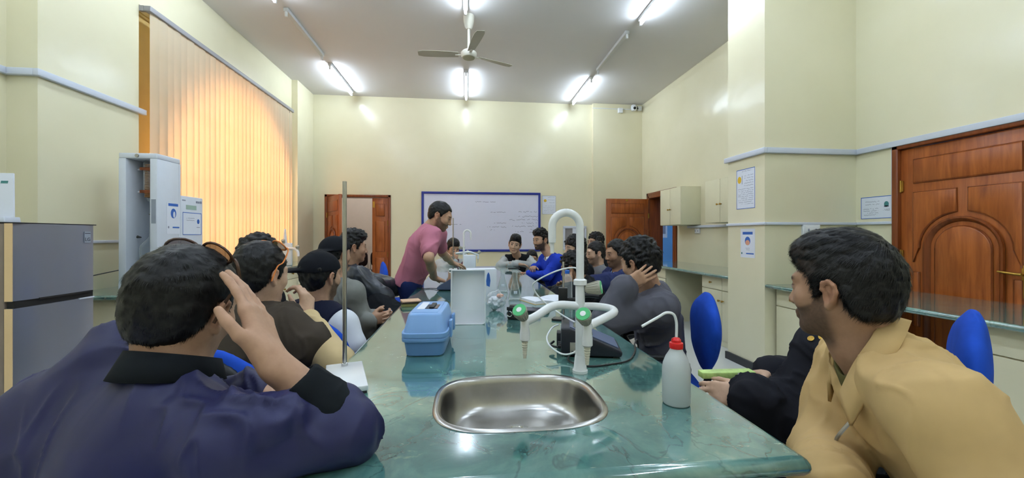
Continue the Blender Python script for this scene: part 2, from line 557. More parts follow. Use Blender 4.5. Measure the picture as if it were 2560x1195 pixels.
# double door in the back wall
d = struct(thing('door_2', None, None, (-2.78, YB, 0)))
m = MB(); m.box(0.0, 0.05, -0.03, 0.23, 0, 2.11); m.box(1.21, 1.26, -0.03, 0.23, 0, 2.11); m.box(0.0, 1.26, -0.03, 0.23, 2.06, 2.11)
m.build('door_frame', 'wood_dark', d, bevel=0.006)
lf = door_leaf(d, 0.31, 2.05, simple=True)
lf.location = (0.90, 0.0, 0)
hinges(lf, 0.30, -0.008, (0.35, 0.92, 1.55))
MB().box(0.012, 0.05, -0.006, 0.0, 1.86, 1.98).build('bolt', 'brass', lf)
lf = door_leaf(d, 0.84, 2.05)
lf.location = (0.05, -0.03, 0); lf.rotation_euler = (0, 0, -R(58))
hinges(lf, 0.004, -0.008, (0.35, 1.7))
# far doorway in the right wall with the leaf swung in against the back wall
d = struct(thing('door_3', None, None, (XR, 7.80, 0)))
m = MB(); m.box(-0.03, 0.27, -0.05, 0.0, 0, 2.10); m.box(-0.03, 0.27, -1.04, -0.985, 0, 2.10); m.box(-0.03, 0.27, -1.04, 0.0, 2.05, 2.11)
m.box(-0.03, 0.0, -1.10, -1.04, 0, 2.16); m.box(-0.03, 0.0, 0.0, 0.06, 0, 2.16); m.box(-0.03, 0.0, -1.10, 0.06, 2.10, 2.16)
m.build('door_frame', 'wood_dark', d, bevel=0.006)
lf = door_leaf(d, 0.88, 2.04)
lf.location = (-0.92, -0.06, 0)
hinges(lf, 0.872, -0.008, (0.35, 1.7))
m = MB(); m.cyl((0.06, 0.0, 1.02), (0.06, -0.05, 1.02), 0.010, seg=10); m.tube([(0.06, -0.05, 1.02), (0.16, -0.05, 1.02)], 0.009, 8); m.build('lever', 'brass', lf, smooth=True)
MB().box(0.40, 0.44, -0.006, 0, 1.99, 2.03).build('number_plate', 'brass', lf)

# ------------------------------------------------------------------ fluorescent fittings
m_, nt_, b_ = _nt('tube_glow')
b_.inputs['Base Color'].default_value = (0.9, 0.9, 0.9, 1)
b_.inputs['Emission Color'].default_value = (0.71, 0.84, 1.0, 1)
b_.inputs['Emission Strength'].default_value = TUBE_STRENGTH
MATS['tube_glow'] = m_
mat('tube_off', (226, 228, 226), 0.35, vary=0.02)
mat('fitting', (206, 206, 204), 0.45, vary=0.03)
def tube_light(x, yc, lit, label, group):
    t = thing('fluorescent_light', label, 'ceiling light', (x, yc, ZC), 0, group)
    MB().box(-0.028, 0.028, -0.62, 0.62, -0.045, 0).build('housing', 'fitting', t, bevel=0.004)
    for s in (-1, 1):
        MB().box(-0.014, 0.014, s * 0.605 - 0.012, s * 0.605 + 0.012, -0.105, -0.045).build('lamp_holder', 'white_plastic', t, bevel=0.003)
    if lit is not None:
        m = MB(); m.cyl((0, -0.592, -0.085), (0, 0.592, -0.085), 0.0155, seg=8)
        m.build('lamp_tube', 'tube_glow' if lit else 'tube_off', t, smooth=True)
    return t
LG = 'fluorescent fittings on the ceiling'
tube_light(-2.19, 7.31, True, 'lit fluorescent light near the back wall above the wooden double door', LG)
tube_light(-2.19, 5.75, None, 'unlit fluorescent fitting without tube beside the blind, left of the fan', LG)
tube_light(-0.02, 7.34, True, 'lit fluorescent light between the ceiling fan and the whiteboard wall', LG)
tube_light(-0.02, 4.26, True, 'lit fluorescent light just in front of the ceiling fan, cut by the frame top', LG)
tube_light(2.15, 7.38, True, 'lit fluorescent light near the security camera end of the ceiling', LG)
tube_light(2.15, 5.81, None, 'unlit fluorescent fitting right of the fan, between two lit ones', LG)
tube_light(2.19, 4.26, True, 'lit fluorescent light at the top right, nearest of the right row', LG)
tube_light(-2.19, 4.26, True, 'fluorescent light over the window side, outside the top of the picture', LG)
for i, yy in enumerate((2.4, 0.5, -1.4)):
    for x, sd in ((-2.19, 'left'), (-0.02, 'middle'), (2.15, 'right')):
        tube_light(x, yy, True, 'lit fluorescent light of the %s row %s' % (sd, ('above the near bench end', 'above the camera', 'behind the camera')[i]), LG)
tube_light(-2.0, 9.5, True, 'fluorescent light in the corridor beyond the double door', LG)  # out of view, put in so the corridor is lit
tube_light(-2.9, 9.5, True, 'second fluorescent light in the corridor, towards its left end', LG)  # extra fill for the dark corridor, no such fitting seen
tube_light(-1.1, 9.5, True, 'third fluorescent light in the corridor, towards its right end', LG)  # another unseen fill tube, added to lift the corridor wall
tube_light(5.4, 9.2, True, 'fluorescent light deeper in the blue office', LG)  # invented fill near the blue end wall, added to brighten it
tube_light(4.6, 9.2, True, 'fluorescent light beside the deeper one in the blue office', LG)  # doubles the added office fill, out of view
tube_light(5.0, 7.5, True, 'fluorescent light in the blue office beyond the far door', LG)  # out of view, put in so the office is lit

# ------------------------------------------------------------------ vertical blind
bl = thing('vertical_blind', 'wide cream vertical slat blind glowing orange over the left window', 'blind', (XL + 0.07, 4.20, 3.47))
mat('rail_grey', (150, 148, 150), 0.4, vary=0.05)
MB().box(-0.03, 0.03, -0.03, 3.16, -0.03, 0.02).build('head_rail', 'rail_grey', bl, bevel=0.004)
MB().box(-0.07, -0.03, -0.03, 0.0, -0.03, 0.02).box(-0.07, -0.03, 3.13, 3.16, -0.03, 0.02).build('bracket', 'rail_grey', bl)
m_, nt_, b_ = _nt('blind_slat')
vec_ = _coords(nt_)
n_ = _noise(nt_, vec_, 3.0, 3)
rp_ = _ramp(nt_, n_.outputs['Fac'], [(0.3, lin((226, 214, 186))), (0.7, lin((234, 224, 198)))])
nt_.links.new(rp_.outputs[0], b_.inputs['Base Color'])
b_.inputs['Roughness'].default_value = 0.7
b_.inputs['Specular IOR Level'].default_value = 0.2
tr_ = nt_.nodes.new('ShaderNodeBsdfTranslucent')
tr_.inputs['Color'].default_value = (*lin((250, 222, 176)), 1)
ms_ = nt_.nodes.new('ShaderNodeMixShader'); ms_.inputs[0].default_value = 0.38
nt_.links.new(b_.outputs[0], ms_.inputs[1]); nt_.links.new(tr_.outputs[0], ms_.inputs[2])
nt_.links.new(ms_.outputs[0], nt_.nodes['Material Output'].inputs['Surface'])
MATS['blind_slat'] = m_
NS = 32
hl = 2.46
pitch = 3.12 / NS
prof = [(-0.058, 0.0), (-0.03, 0.006), (0.0, 0.008), (0.03, 0.006), (0.058, 0.0)]
vs = []; fs = []
nz = 8
for j in range(nz + 1):
    z = -0.035 - hl * j / nz
    for u, b in prof:
        vs.append((b, u, z))
for j in range(nz):
    for i in range(4):
        fs.append((j * 5 + i, j * 5 + i + 1, (j + 1) * 5 + i + 1, (j + 1) * 5 + i))
slat_me = new_mesh('slat', vs, fs, 'blind_slat', True)
rs = random.Random(3)
for i in range(NS):
    o = link('slat', slat_me, bl)
    o.location = (0.006 * (i % 2), 0.02 + pitch * (i + 0.5), 0)
    ang = -rs.uniform(2, 9) + (max(0, i - 25) * 2.0)
    o.rotation_euler = (rs.uniform(-0.003, 0.003), 0, R(ang))
# ------------------------------------------------------------------ ceiling fan
fan = thing('ceiling_fan', 'white three blade ceiling fan hanging over the bench', 'ceiling fan', (0.02, 5.07, 0))
mat('fan_white', (226, 222, 208), 0.4, vary=0.03)
m = MB(); m.lathe([(0.03, 3.90), (0.05, 3.93), (0.066, 4.0), (0.07, 4.07)], 20); m.build('canopy', 'fan_white', fan, smooth=True)
m = MB(); m.cyl((0, 0, 3.62), (0, 0, 3.92), 0.018, seg=14); m.build('down_rod', 'fan_white', fan, smooth=True)
m = MB(); m.lathe([(0.02, 3.535), (0.085, 3.54), (0.098, 3.56), (0.10, 3.60), (0.075, 3.625), (0.03, 3.65)], 28); mo = m.build('motor', 'fan_white', fan, smooth=True)
m = MB(); m.lathe([(0.02, 3.531), (0.072, 3.533), (0.075, 3.54)], 28); m.build('bottom_cap', mat('fan_cap', (170, 168, 140), 0.5, vary=0.05), mo, smooth=True)
for a in (178.0, 57.0, -63.0):
    a_ = {178.0: 178.0, 57.0: 26.0, -63.0: -78.0}[a]
    m = MB()
    lo = []
    for k in range(9):
        t = k / 8; x = 0.13 + 0.50 * t; hw = 0.045 + 0.018 * math.sin(t * PI * 0.7); 
        if k == 8: hw *= 0.75
        tw = R(14 - 6 * t)
        lo.append([(x, -hw * math.cos(tw), 3.575 - hw * math.sin(tw)), (x, hw * math.cos(tw), 3.575 + hw * math.sin(tw)), (x, hw * math.cos(tw), 3.579 + hw * math.sin(tw)), (x, -hw * math.cos(tw), 3.579 - hw * math.sin(tw))])
    m.loft(lo)
    b = m.build('blade', mat('blade_grey', (178, 174, 158), 0.45, vary=0.04), fan)
    b.rotation_euler = (0, 0, R(a_))
    MB().box(0.08, 0.17, -0.015, 0.015, 3.565, 3.572).build('blade_arm', 'fan_white', b)

# ------------------------------------------------------------------ camera and box high in the far right corner
c_ = thing('security_camera', 'small white dome security camera on a bracket in the far corner', 'security camera', (3.50, YB - 0.10, 3.98))
MB().box(0.08, 0.16, -0.05, 0.0, -0.04, 0.05).build('bracket', 'white_plastic', c_, bevel=0.004)
m = MB(); m.tube([(0.10, -0.03, 0.0), (0.04, -0.06, 0.0), (0.0, -0.07, 0.0)], 0.014, 8); m.build('arm', 'black_plastic', c_, smooth=True)
m = MB(); m.lathe([(0.01, -0.07), (0.045, -0.06), (0.06, -0.02), (0.058, 0.03), (0.045, 0.055), (0.01, 0.06)], 20, at=(-0.03, -0.08, 0)); m.build('housing', 'white_plastic', c_, smooth=True)
m = MB(); m.lathe([(0.03, 0), (0.028, 0.012), (0.012, 0.02)], 16, axis=(0.0, -1, -0.35), at=(-0.03, -0.128, -0.02)); m.build('lens', 'black_plastic', c_, smooth=True)
j_ = thing('junction_box', 'small white junction box left of the security camera', 'junction box', (3.20, YB - 0.10, 3.93))
MB().box(-0.05, 0.05, -0.05, 0, -0.05, 0.05).build('box', 'white_plastic', j_, bevel=0.006)
MB().box(-0.60, -0.05, -0.012, 0, 0.03, 0.042).box(0.05, 0.32, -0.012, 0, 0.03, 0.042).build('cable', 'white_plastic', j_)

# ------------------------------------------------------------------ whiteboard and wall papers
wb = thing('whiteboard', 'blue framed whiteboard with faint handwriting on the back wall', 'whiteboard', (0.30, YB, 1.58))
mat('board_white', (222, 224, 244), 0.22, spec=0.5, vary=0.01)
mat('frame_blue', (30, 46, 140), 0.4, vary=0.05)
bw, bh = 1.215, 0.61
MB().box(-bw + 0.04, bw - 0.04, -0.018, 0, -bh + 0.04, bh - 0.04).build('panel', 'board_white', wb)
for (a0, a1, b0, b1) in ((-bw, bw, bh - 0.045, bh), (-bw, bw, -bh, -bh + 0.045), (-bw, -bw + 0.045, -bh + 0.045, bh - 0.045), (bw - 0.045, bw, -bh + 0.045, bh - 0.045)):
    MB().box(a0, a1, -0.035, 0, b0, b1).build('frame_rail', 'frame_blue', wb, bevel=0.004)
mat('marker_ink', (96, 98, 128), 0.7, vary=0.1)
def scribble(m, u0, u1, v, hgt, y, seed, gap=0.12, wid=0.006):
    r_ = random.Random(seed); u = u1
    pts = []
    def flush():
        if len(pts) > 1:
            vs = []; fs = []
            for (a, b) in pts:
                vs += [(a, y, b - wid / 2), (a, y, b + wid / 2)]
            for i in range(len(pts) - 1):
                fs.append((2 * i, 2 * i + 1, 2 * i + 3, 2 * i + 2))
            m.add(vs, fs)
        pts.clear()
    while u > u0:
        pts.append((u, v + r_.uniform(-0.5, 0.5) * hgt * (1.7 if r_.random() < 0.25 else 0.7)))
        u -= r_.uniform(0.4, 1.0) * hgt * 0.8
        if r_.random() < gap:
            flush(); u -= hgt * 0.7
    flush()
m = MB()
for i, (u0, u1, v, h_) in enumerate(((-0.14, 0.28, 0.41, 0.022), (0.74, 1.14, 0.215, 0.025), (0.17, 0.50, 0.20, 0.015), (0.70, 1.16, 0.115, 0.03), (0.56, 1.16, 0.05, 0.03), (0.82, 1.14, -0.02, 0.026),
                                   (0.24, 0.50, -0.02, 0.022), (0.62, 1.16, -0.085, 0.028), (0.06, 0.50, -0.10, 0.028), (0.16, 0.26, -0.16, 0.03), (0.68, 0.86, -0.20, 0.02), (0.98, 1.14, -0.15, 0.02), (-0.62, -0.42, -0.05, 0.015), (0.98, 1.12, -0.21, 0.015))):
    scribble(m, u0, u1, v, h_, -0.0186, i)
m.build('handwriting', 'marker_ink', wb)

def sheet(label, cat, loc, rotz, w, h, border=None, prints=(), name='notice'):
    """sheet in local x (width) / z (height), face towards -y; prints: (kind, x0, x1, z0, z1, material)"""
    t = thing(name, label, cat, loc, rotz)
    MB().box(-w / 2, w / 2, -0.002, 0, -h / 2, h / 2).build('sheet', 'paper', t)
    if border:
        for (a0, a1, b0, b1) in ((-w / 2, w / 2, h / 2 - 0.006, h / 2), (-w / 2, w / 2, -h / 2, -h / 2 + 0.005), (-w / 2, -w / 2 + 0.005, -h / 2, h / 2), (w / 2 - 0.005, w / 2, -h / 2, h / 2)):
            MB().box(a0, a1, -0.0028, -0.002, b0, b1).build('border', border, t)
    k = 0
    for p in prints:
        if p[0] == 'bar':
            MB().box(p[1], p[2], -0.0028, -0.002, p[3], p[4]).build('printed_bar', p[5], t)
        elif p[0] == 'disc':
            seg = 20
            MB().prism([((p[1] + p[2]) / 2 + (p[2] - p[1]) / 2 * math.cos(2 * PI * i / seg), (p[3] + p[4]) / 2 + (p[4] - p[3]) / 2 * math.sin(2 * PI * i / seg)) for i in range(seg)], -0.0028 - 0.0003 * k, -0.002).build('printed_picture', p[5], t)
            k += 1
        elif p[0] == 'lines':
            m = MB()
            n = p[6]
            for i in range(n):
                z = p[4] - (p[4] - p[3]) * (i / max(1, n - 1))
                scribble(m, p[1] + (0.2 * (p[2] - p[1]) if i % 3 == 2 else 0), p[2], z, 0.008, -0.0025, i + int(1000 * p[4]), 0.1, 0.0035)
            m.build('printed_text', p[5], t)
    return t
mat('skin_print', (222, 160, 130), 0.7, vary=0.03)
mat('green_print', (70, 130, 130), 0.7, vary=0.05)
sheet('white notice with a small yellow symbol on the back wall beside the whiteboard', 'notice', (1.70, YB, 1.94), 0, 0.29, 0.385, 'ink_grey',
      [('disc', -0.11, -0.05, 0.06, 0.12, 'yellow'), ('lines', -0.03, 0.12, 0.05, 0.16, 'ink_grey', 3), ('lines', -0.12, 0.12, -0.15, -0.02, 'ink_grey', 5)])
sheet('tall white notice with yellow symbol on the right pillar above the trunking', 'notice', (2.745, 3.685, 1.765), -PI / 2, 0.262, 0.395, 'ink_blue',
      [('lines', -0.05, 0.09, 0.17, 0.175, 'ink_grey', 1), ('disc', -0.115, -0.06, 0.06, 0.13, 'yellow'), ('bar', -0.052, -0.045, 0.05, 0.135, 'ink_grey'), ('lines', -0.02, 0.11, 0.03, 0.13, 'ink_grey', 5), ('lines', -0.11, 0.11, -0.15, 0.0, 'ink_grey', 9)])
sheet('white health poster with blue header and round face picture low on the pillar', 'poster', (2.745, 3.655, 1.225), -PI / 2, 0.20, 0.285, None,
      [('bar', -0.07, 0.07, 0.085, 0.112, 'ink_blue'), ('disc', -0.038, 0.038, -0.02, 0.065, 'ink_blue'), ('disc', -0.03, 0.03, -0.02, 0.032, 'skin_print'), ('lines', -0.03, 0.03, -0.065, -0.05, 'ink_grey', 2), ('bar', -0.02, 0.085, -0.108, -0.096, 'ink_blue'), ('disc', -0.09, -0.075, -0.11, -0.09, 'green_print')])
sheet('white certificate with blue border beside the near wooden door', 'certificate', (XR, 3.24, 1.555), -PI / 2, 0.28, 0.20, 'ink_blue',
      [('lines', -0.10, 0.03, 0.03, 0.055, 'ink_grey', 2), ('disc', 0.07, 0.11, 0.0, 0.05, 'green_print'), ('bar', 0.07, 0.11, 0.0, 0.012, 'ink_grey'), ('lines', -0.12, 0.02, -0.065, -0.01, 'ink_grey', 4), ('lines', 0.06, 0.12, -0.03, -0.02, 'ink_grey', 2)])
def socket(label, loc, rotz, w=0.15, h=0.09):
    t = thing('wall_socket', label, 'socket', loc, rotz)
    MB().box(-w / 2, w / 2, -0.03, 0, -h / 2, h / 2).build('back_box', 'white_plastic', t, bevel=0.004)
    MB().box(-w / 2 + 0.01, w / 2 - 0.01, -0.034, -0.03, -h / 2 + 0.01, h / 2 - 0.01).build('face_plate', 'white_enamel', t, bevel=0.002)
    MB().box(-0.045, -0.03, -0.0365, -0.034, -0.012, 0.012).box(0.03, 0.045, -0.0365, -0.034, -0.012, 0.012).build('switch', 'ink_grey', t)
    return t
socket('white double socket on the pillar front, under the trunking near the tan jacket', (3.20, 3.43, 1.352), 0, 0.17, 0.095)
socket('white socket on the far right wall under the hanging cupboards', (XR, 6.05, 1.375), -PI / 2, 0.12, 0.08)
# framed hatch low on the back wall
t = thing('wall_hatch', 'white framed double pane hatch in the back wall right of the whiteboard', 'hatch', (2.25, YB, 1.30))
for (a0, a1, b0, b1) in ((-0.25, 0.25, 0.15, 0.20), (-0.25, 0.25, -0.30, -0.25), (-0.25, -0.21, -0.25, 0.15), (0.21, 0.25, -0.25, 0.15), (-0.05, 0.11, -0.25, 0.15)):
    MB().box(a0, a1, -0.03, 0, b0, b1).build('frame_rail', 'white_trim', t, bevel=0.003)
for (a0, a1) in ((-0.21, -0.05), (0.11, 0.21)):
    MB().box(a0, a1, -0.012, 0, -0.25, 0.15).build('pane', mat('dull_glass', (142, 138, 140), 0.15, vary=0.03), t)
# ------------------------------------------------------------------ the long bench
ZB = 0.86
BX0, BX1, BY0, BY1 = -0.43, 0.68, 0.715, 5.78
SX, SY, SHX, SHY = 0.137, 1.068, 0.222, 0.178
def worktop(name, label, x0, x1, y0, y1, ztop, th, hole=None, parent=None):
    """slab with bullnose rim; an optional superellipse hole"""
    r = th / 2
    c = 0.012
    def ring(ins, z):
        a, b, cc, d = x0 + ins, x1 - ins, y0 + ins, y1 - ins
        q = max(0.002, c)
        pts = []
        for (cx, cy, s) in ((b - q, cc + q, -90), (b - q, d - q, 0), (a + q, d - q, 90), (a + q, cc + q, 180)):
            for k in range(4):
                an = R(s + 30 * k); pts.append((cx + q * math.cos(an), cy + q * math.sin(an), z))
        return pts
    loops = []
    for k in range(9):
        an = PI / 2 - PI * k / 8
        loops.append(ring(r - r * math.cos(an), ztop - r + r * math.sin(an)))
    m = MB()
    m.loft(loops, cap0=False, cap1=not hole)
    top = loops[0]
    if hole:
        hl_ = [p for p in squircle(*hole, ztop, 3.2, 64)]
        tri = geometry.tessellate_polygon([[Vector(p) for p in top], [Vector(p) for p in hl_]])
        m.add(list(top) + hl_, [tuple(t) for t in tri])
        lo_ = [(p[0], p[1], ztop - th) for p in hl_]
        m.loft([hl_, lo_], False, False)
        m.add(list(loops[-1]) + lo_, [tuple(t) for t in tri])
    else:
        m.add(top, [tuple(range(len(top)))])
    me = new_mesh(name, m.v, m.f, 'marble')
    bm = bmesh.new(); bm.from_mesh(me)
    bmesh.ops.remove_doubles(bm, verts=bm.verts, dist=1e-5)
    bmesh.ops.recalc_face_normals(bm, faces=bm.faces)
    bm.to_mesh(me); bm.free()
    for p in me.polygons:
        p.use_smooth = abs(p.normal.z) < 0.999
    o = link(name, me, parent)
    if label: tag(o, label, 'worktop')
    return o
worktop('worktop', 'long polished green marble top of the central laboratory bench', BX0, BX1, BY0, BY1, ZB, 0.04, (SX, SY, SHX - 0.01, SHY - 0.01))
def knob(parent, p, axis, r=0.013):
    m = MB(); m.lathe([(r * 0.5, 0), (r * 0.45, 0.012), (r, 0.02), (r * 0.95, 0.03), (r * 0.4, 0.034)], 12, axis, p)
    return m.build('knob', 'brass', parent, smooth=True)
def cabinet(label, x0, x1, y0, y1, z0, z1, face, doors=2, drawer=0.0, group=None, name='cabinet'):
    """carcass with doors/drawers on the face side: '-x', '+x', '-y'"""
    cx, cy = (x0 + x1) / 2, (y0 + y1) / 2
    t = thing(name, label, 'cabinet', (cx, cy, z0), 0, group)
    hx, hy, h = (x1 - x0) / 2, (y1 - y0) / 2, z1 - z0
    MB().box(-hx, hx, -hy, hy, 0, h).build('carcass', 'cabinet', t, bevel=0.002)
    L = 2 * hy if 'x' in face else 2 * hx
    def front(nm, a0, a1, b0, b1):
        g = 0.004
        if face == '-x': return MB().box(-hx - 0.018, -hx, a0 + g, a1 - g, b0 + g, b1 - g).build(nm, 'cabinet', t, bevel=0.003)
        if face == '+x': return MB().box(hx, hx + 0.018, a0 + g, a1 - g, b0 + g, b1 - g).build(nm, 'cabinet', t, bevel=0.003)
        return MB().box(a0 + g, a1 - g, -hy - 0.018, -hy, b0 + g, b1 - g).build(nm, 'cabinet', t, bevel=0.003)
    def kn(par, a, b):
        if face == '-x': return knob(par, (-hx - 0.018, a, b), (-1, 0, 0))
        if face == '+x': return knob(par, (hx + 0.018, a, b), (1, 0, 0))
        return knob(par, (a, -hy - 0.018, b), (0, -1, 0))
    base = 0.07 if z0 < 0.1 else 0.0
    zt = h - drawer
    if drawer:
        n = max(1, doors)
        for i in range(n):
            a0 = -L / 2 + L * i / n; a1 = a0 + L / n
            f = front('drawer', a0, a1, zt, h); kn(f, (a0 + a1) / 2, (zt + h) / 2)
    for i in range(doors):
        a0 = -L / 2 + L * i / doors; a1 = a0 + L / doors
        f = front('door', a0, a1, base, zt)
        ka = a1 - 0.035 if (i % 2 == 0 and doors > 1) else a0 + 0.035
        kn(f, ka, zt - 0.12 if z0 < 0.1 else h * 0.42)
    return t
# under-bench carcasses (knee space on both long sides)
for i in range(4):
    y0 = BY0 + 0.06 + i * 1.29
    t = cabinet('cream bench cabinet, %s from the sink end' % ('first', 'second', 'third', 'fourth')[i], -0.10 if i else 0.0, 0.36 if i else 0.30, y0 + (0.62 if i == 0 else 0.02), y0 + (1.27 if i < 3 else 1.12), 0.0, 0.62 if i == 0 else ZB - 0.04, '-x', 2, 0, 'cabinets under the bench')
for nm, yy in (('near', BY0 + 0.05), ('far', BY1 - 0.09)):
    tag(MB().box(BX0 + 0.06, BX1 - 0.06, yy, yy + 0.04, 0, ZB - 0.04).build('end_panel', 'cabinet', bevel=0.003), 'cream upright panel closing the %s end of the bench' % nm, 'bench panel')

# sink
sk = thing('sink', 'rounded stainless steel sink set into the near bench end', 'sink', (SX, SY, ZB))
lo = [squircle(0, 0, SHX + 0.003, SHY + 0.003, 0.0005, 3.2, 64), squircle(0, 0, SHX + 0.001, SHY + 0.001, 0.004, 3.2, 64), squircle(0, 0, SHX - 0.010, SHY - 0.010, 0.004, 3.2, 64)]
MB().loft(lo, False, False).build('rim', 'steel', sk, smooth=True, auto=False)
lo = []
for f, n_, z in ((1.0, 3.2, 0.004), (0.97, 3.2, 0.0), (0.955, 3.2, -0.015), (0.93, 3.1, -0.045), (0.905, 3.0, -0.068), (0.86, 3.0, -0.084), (0.78, 3.0, -0.094), (0.55, 2.8, -0.099), (0.15, 2.4, -0.102)):
    lo.append(squircle(0, 0, (SHX - 0.010) * f, (SHY - 0.010) * f, z, n_, 64))
MB().loft(lo, False, True).build('basin', 'steel', sk, smooth=True, auto=False)
m = MB(); m.lathe([(0.036, 0), (0.036, 0.003), (0.026, 0.003), (0.024, 0.0)], 24, at=(0, 0.03, -0.1015)); m.build('drain', 'chrome', sk, smooth=True)
mat('soap', (226, 222, 208), 0.5, vary=0.05)
m = MB(); m.loft([squircle(0, 0, 0.026 * f, 0.017 * f, z, 2.6, 20) for f, z in ((0.8, 0), (1, 0.006), (1, 0.011), (0.75, 0.016))]); so = m.build('soap_bar', 'soap', smooth=True)
so.location = (0.072, 1.062, ZB - 0.1005); tag(so, 'worn white soap bar lying in the steel sink', 'soap')

# ------------------------------------------------------------------ laboratory tap
mat('grey_knob', (172, 170, 156), 0.55, vary=0.05)
mat('green_cap', (74, 178, 112), 0.45, vary=0.08)
def lab_tap(label, loc, full=True, sc=1.0):
    t = thing('laboratory_tap', label, 'tap', loc)
    m = MB(); m.lathe([(0.0245, 0), (0.0245, 0.008), (0.021, 0.012), (0.017, 0.05), (0.016, 0.055)], 24); m.build('base_flange', 'white_enamel', t, smooth=True)
    m = MB(); m.cyl((0, 0, 0.05), (0, 0, 0.285), 0.0152, seg=20); m.build('column', 'white_enamel', t, smooth=True)
    m = MB(); m.lathe([(0.015, 0.279), (0.0215, 0.282), (0.0215, 0.297), (0.015, 0.301)], 24); m.build('collar', 'white_enamel', t, smooth=True)
    rad = 0.046
    path = [(0, 0, 0.29), (0, 0, 0.36), (0, 0, 0.42), (0, 0, 0.468)] + [(-rad + rad * math.cos(R(a)), 0, 0.468 + rad * math.sin(R(a))) for a in range(12, 181, 12)] + [(-2 * rad, 0, 0.45), (-2 * rad, 0, 0.43)]
    m = MB(); m.tube(path, 0.0128, 14); g = m.build('gooseneck', 'white_enamel', t, smooth=True)
    m = MB(); m.lathe([(0.006, -0.045), (0.0065, -0.012), (0.0115, -0.010), (0.0125, 0.0), (0.0125, 0.006)], 16, at=(-2 * rad, 0, 0.428)); m.build('spout_tip', 'white_plastic', g, smooth=True)
    def valve(p, axis, L=0.046, ra=0.0145, rb=0.0225):
        ax = Vector(axis).normalized()
        prof = [(ra * 0.8, 0), (ra, 0.004), (rb, L - 0.003), (rb * 0.95, L)]
        m = MB(); m.lathe(prof, 24, ax, p)
        k = m.build('valve_knob', 'grey_knob', t, smooth=True)
        u = ax.orthogonal().normalized(); w_ = ax.cross(u)
        rib = MB()
        for i in range(16):
            a = 2 * PI * i / 16; d = u * math.cos(a) + w_ * math.sin(a)
            rib.tube([Vector(p) + ax * 0.006 + d * ra * 1.02, Vector(p) + ax * (L - 0.006) + d * rb * 0.985], 0.0016, 4)
        tag(rib.build('ribs', 'grey_knob', k), kind='stuff')
        m = MB(); m.lathe([(rb * 0.92, 0), (rb * 0.90, 0.002), (rb * 0.4, 0.0022), (rb * 0.38, 0.0026)], 24, ax, Vector(p) + ax * L)
        c = m.build('green_disc', 'green_cap', k, smooth=True)
        m = MB(); m.lathe([(rb * 0.38, 0), (rb * 0.36, 0.001)], 20, ax, Vector(p) + ax * (L + 0.0022)); m.build('white_disc', 'white_enamel', k, smooth=True)
        return k
    def nozzle(p):
        m = MB(); m.lathe([(0.0115, -0.06), (0.0155, -0.056), (0.0155, -0.035), (0.0135, -0.02), (0.0135, 0.0), (0.010, 0.008)], 18, at=p); b = m.build('outlet_body', 'white_enamel', t, smooth=True)
        prof = []
        for i in range(7):
            z = -0.060 - 0.0075 * i; r_ = 0.0105 - 0.0008 * i
            prof += [(r_ * 0.86, z), (r_, z - 0.001), (r_ * 0.84, z - 0.0075)]
        m = MB(); m.lathe(prof[::-1], 14, at=p); m.build('ribbed_nozzle', mat('nozzle_cream', (226, 222, 204), 0.4, vary=0.04), b, smooth=True)
    valve((0.016, -0.004, 0.268), (0.95, -0.45, 0.16), 0.050)
    # arms
    m = MB(); m.tube(smooth_path([(0, 0, 0.212), (-0.06, -0.003, 0.218), (-0.10, -0.012, 0.213), (-0.15, -0.036, 0.19), (-0.185, -0.052, 0.178)], 6), 0.0135, 12); m.build('side_arm', 'white_enamel', t, smooth=True)
    m = MB(); m.tube(smooth_path([(0, 0, 0.212), (0.05, 0.004, 0.210), (0.09, 0.002, 0.205), (0.106, -0.016, 0.200), (0.09, -0.05, 0.196), (0.03, -0.105, 0.188), (-0.012, -0.135, 0.180)], 6), 0.0125, 12); m.build('side_arm', 'white_enamel', t, smooth=True)
    nozzle((-0.188, -0.054, 0.180)); nozzle((-0.020, -0.142, 0.182))
    valve((-0.190, -0.058, 0.190), (-0.42, -0.62, 0.66)); valve((-0.024, -0.148, 0.192), (-0.40, -0.62, 0.66))
    t.scale = (sc, sc, sc)
    return t
lab_tap('white swan neck laboratory tap with green capped valves behind the sink', (0.362, 1.258, ZB))
ft = lab_tap('white swan neck tap at the far bench end before the whiteboard', (-0.045, 5.45, ZB)); ft.rotation_euler = (0, 0, R(176)); ft.scale = (1.0, 1.0, 1.0)

# ------------------------------------------------------------------ things on the bench
mat('box_blue', (128, 170, 222), 0.38, vary=0.03)
mat('box_blue_deep', (110, 152, 206), 0.4, vary=0.03)
bx = thing('plastic_case', 'light blue plastic carrying case with black handle recess beside the sink', 'case', (-0.148, 1.635, ZB), R(-3))
def rrect(hx, hy, z, n=7.0): return squircle(0, 0, hx, hy, z, n, 40)
MB().loft([rrect(0.067, 0.150, 0), rrect(0.071, 0.156, 0.004), rrect(0.079, 0.166, 0.058)]).build('tub', 'box_blue_deep', bx, smooth=True)
MB().loft([rrect(0.085, 0.172, 0.056), rrect(0.086, 0.173, 0.058), rrect(0.086, 0.173, 0.066), rrect(0.083, 0.170, 0.067), rrect(0.083, 0.170, 0.071), rrect(0.086, 0.173, 0.072), rrect(0.086, 0.173, 0.086), rrect(0.084, 0.171, 0.088)]).build('rim', 'box_blue', bx, smooth=True)
MB().loft([rrect(0.080, 0.167, 0.087), rrect(0.066, 0.146, 0.146), rrect(0.061, 0.140, 0.152), rrect(0.052, 0.13, 0.1535)]).build('lid', 'box_blue', bx, smooth=True)
MB().box(-0.050, 0.046, -0.12, 0.125, 0.1525, 0.1555).build('top_plate', 'box_blue', bx, bevel=0.002)
m = MB().box(-0.012, 0.036, -0.055, 0.04, 0.1556, 0.1566).build('handle_recess', mat('recess_dark', (34, 44, 62), 0.5, vary=0.1), bx)
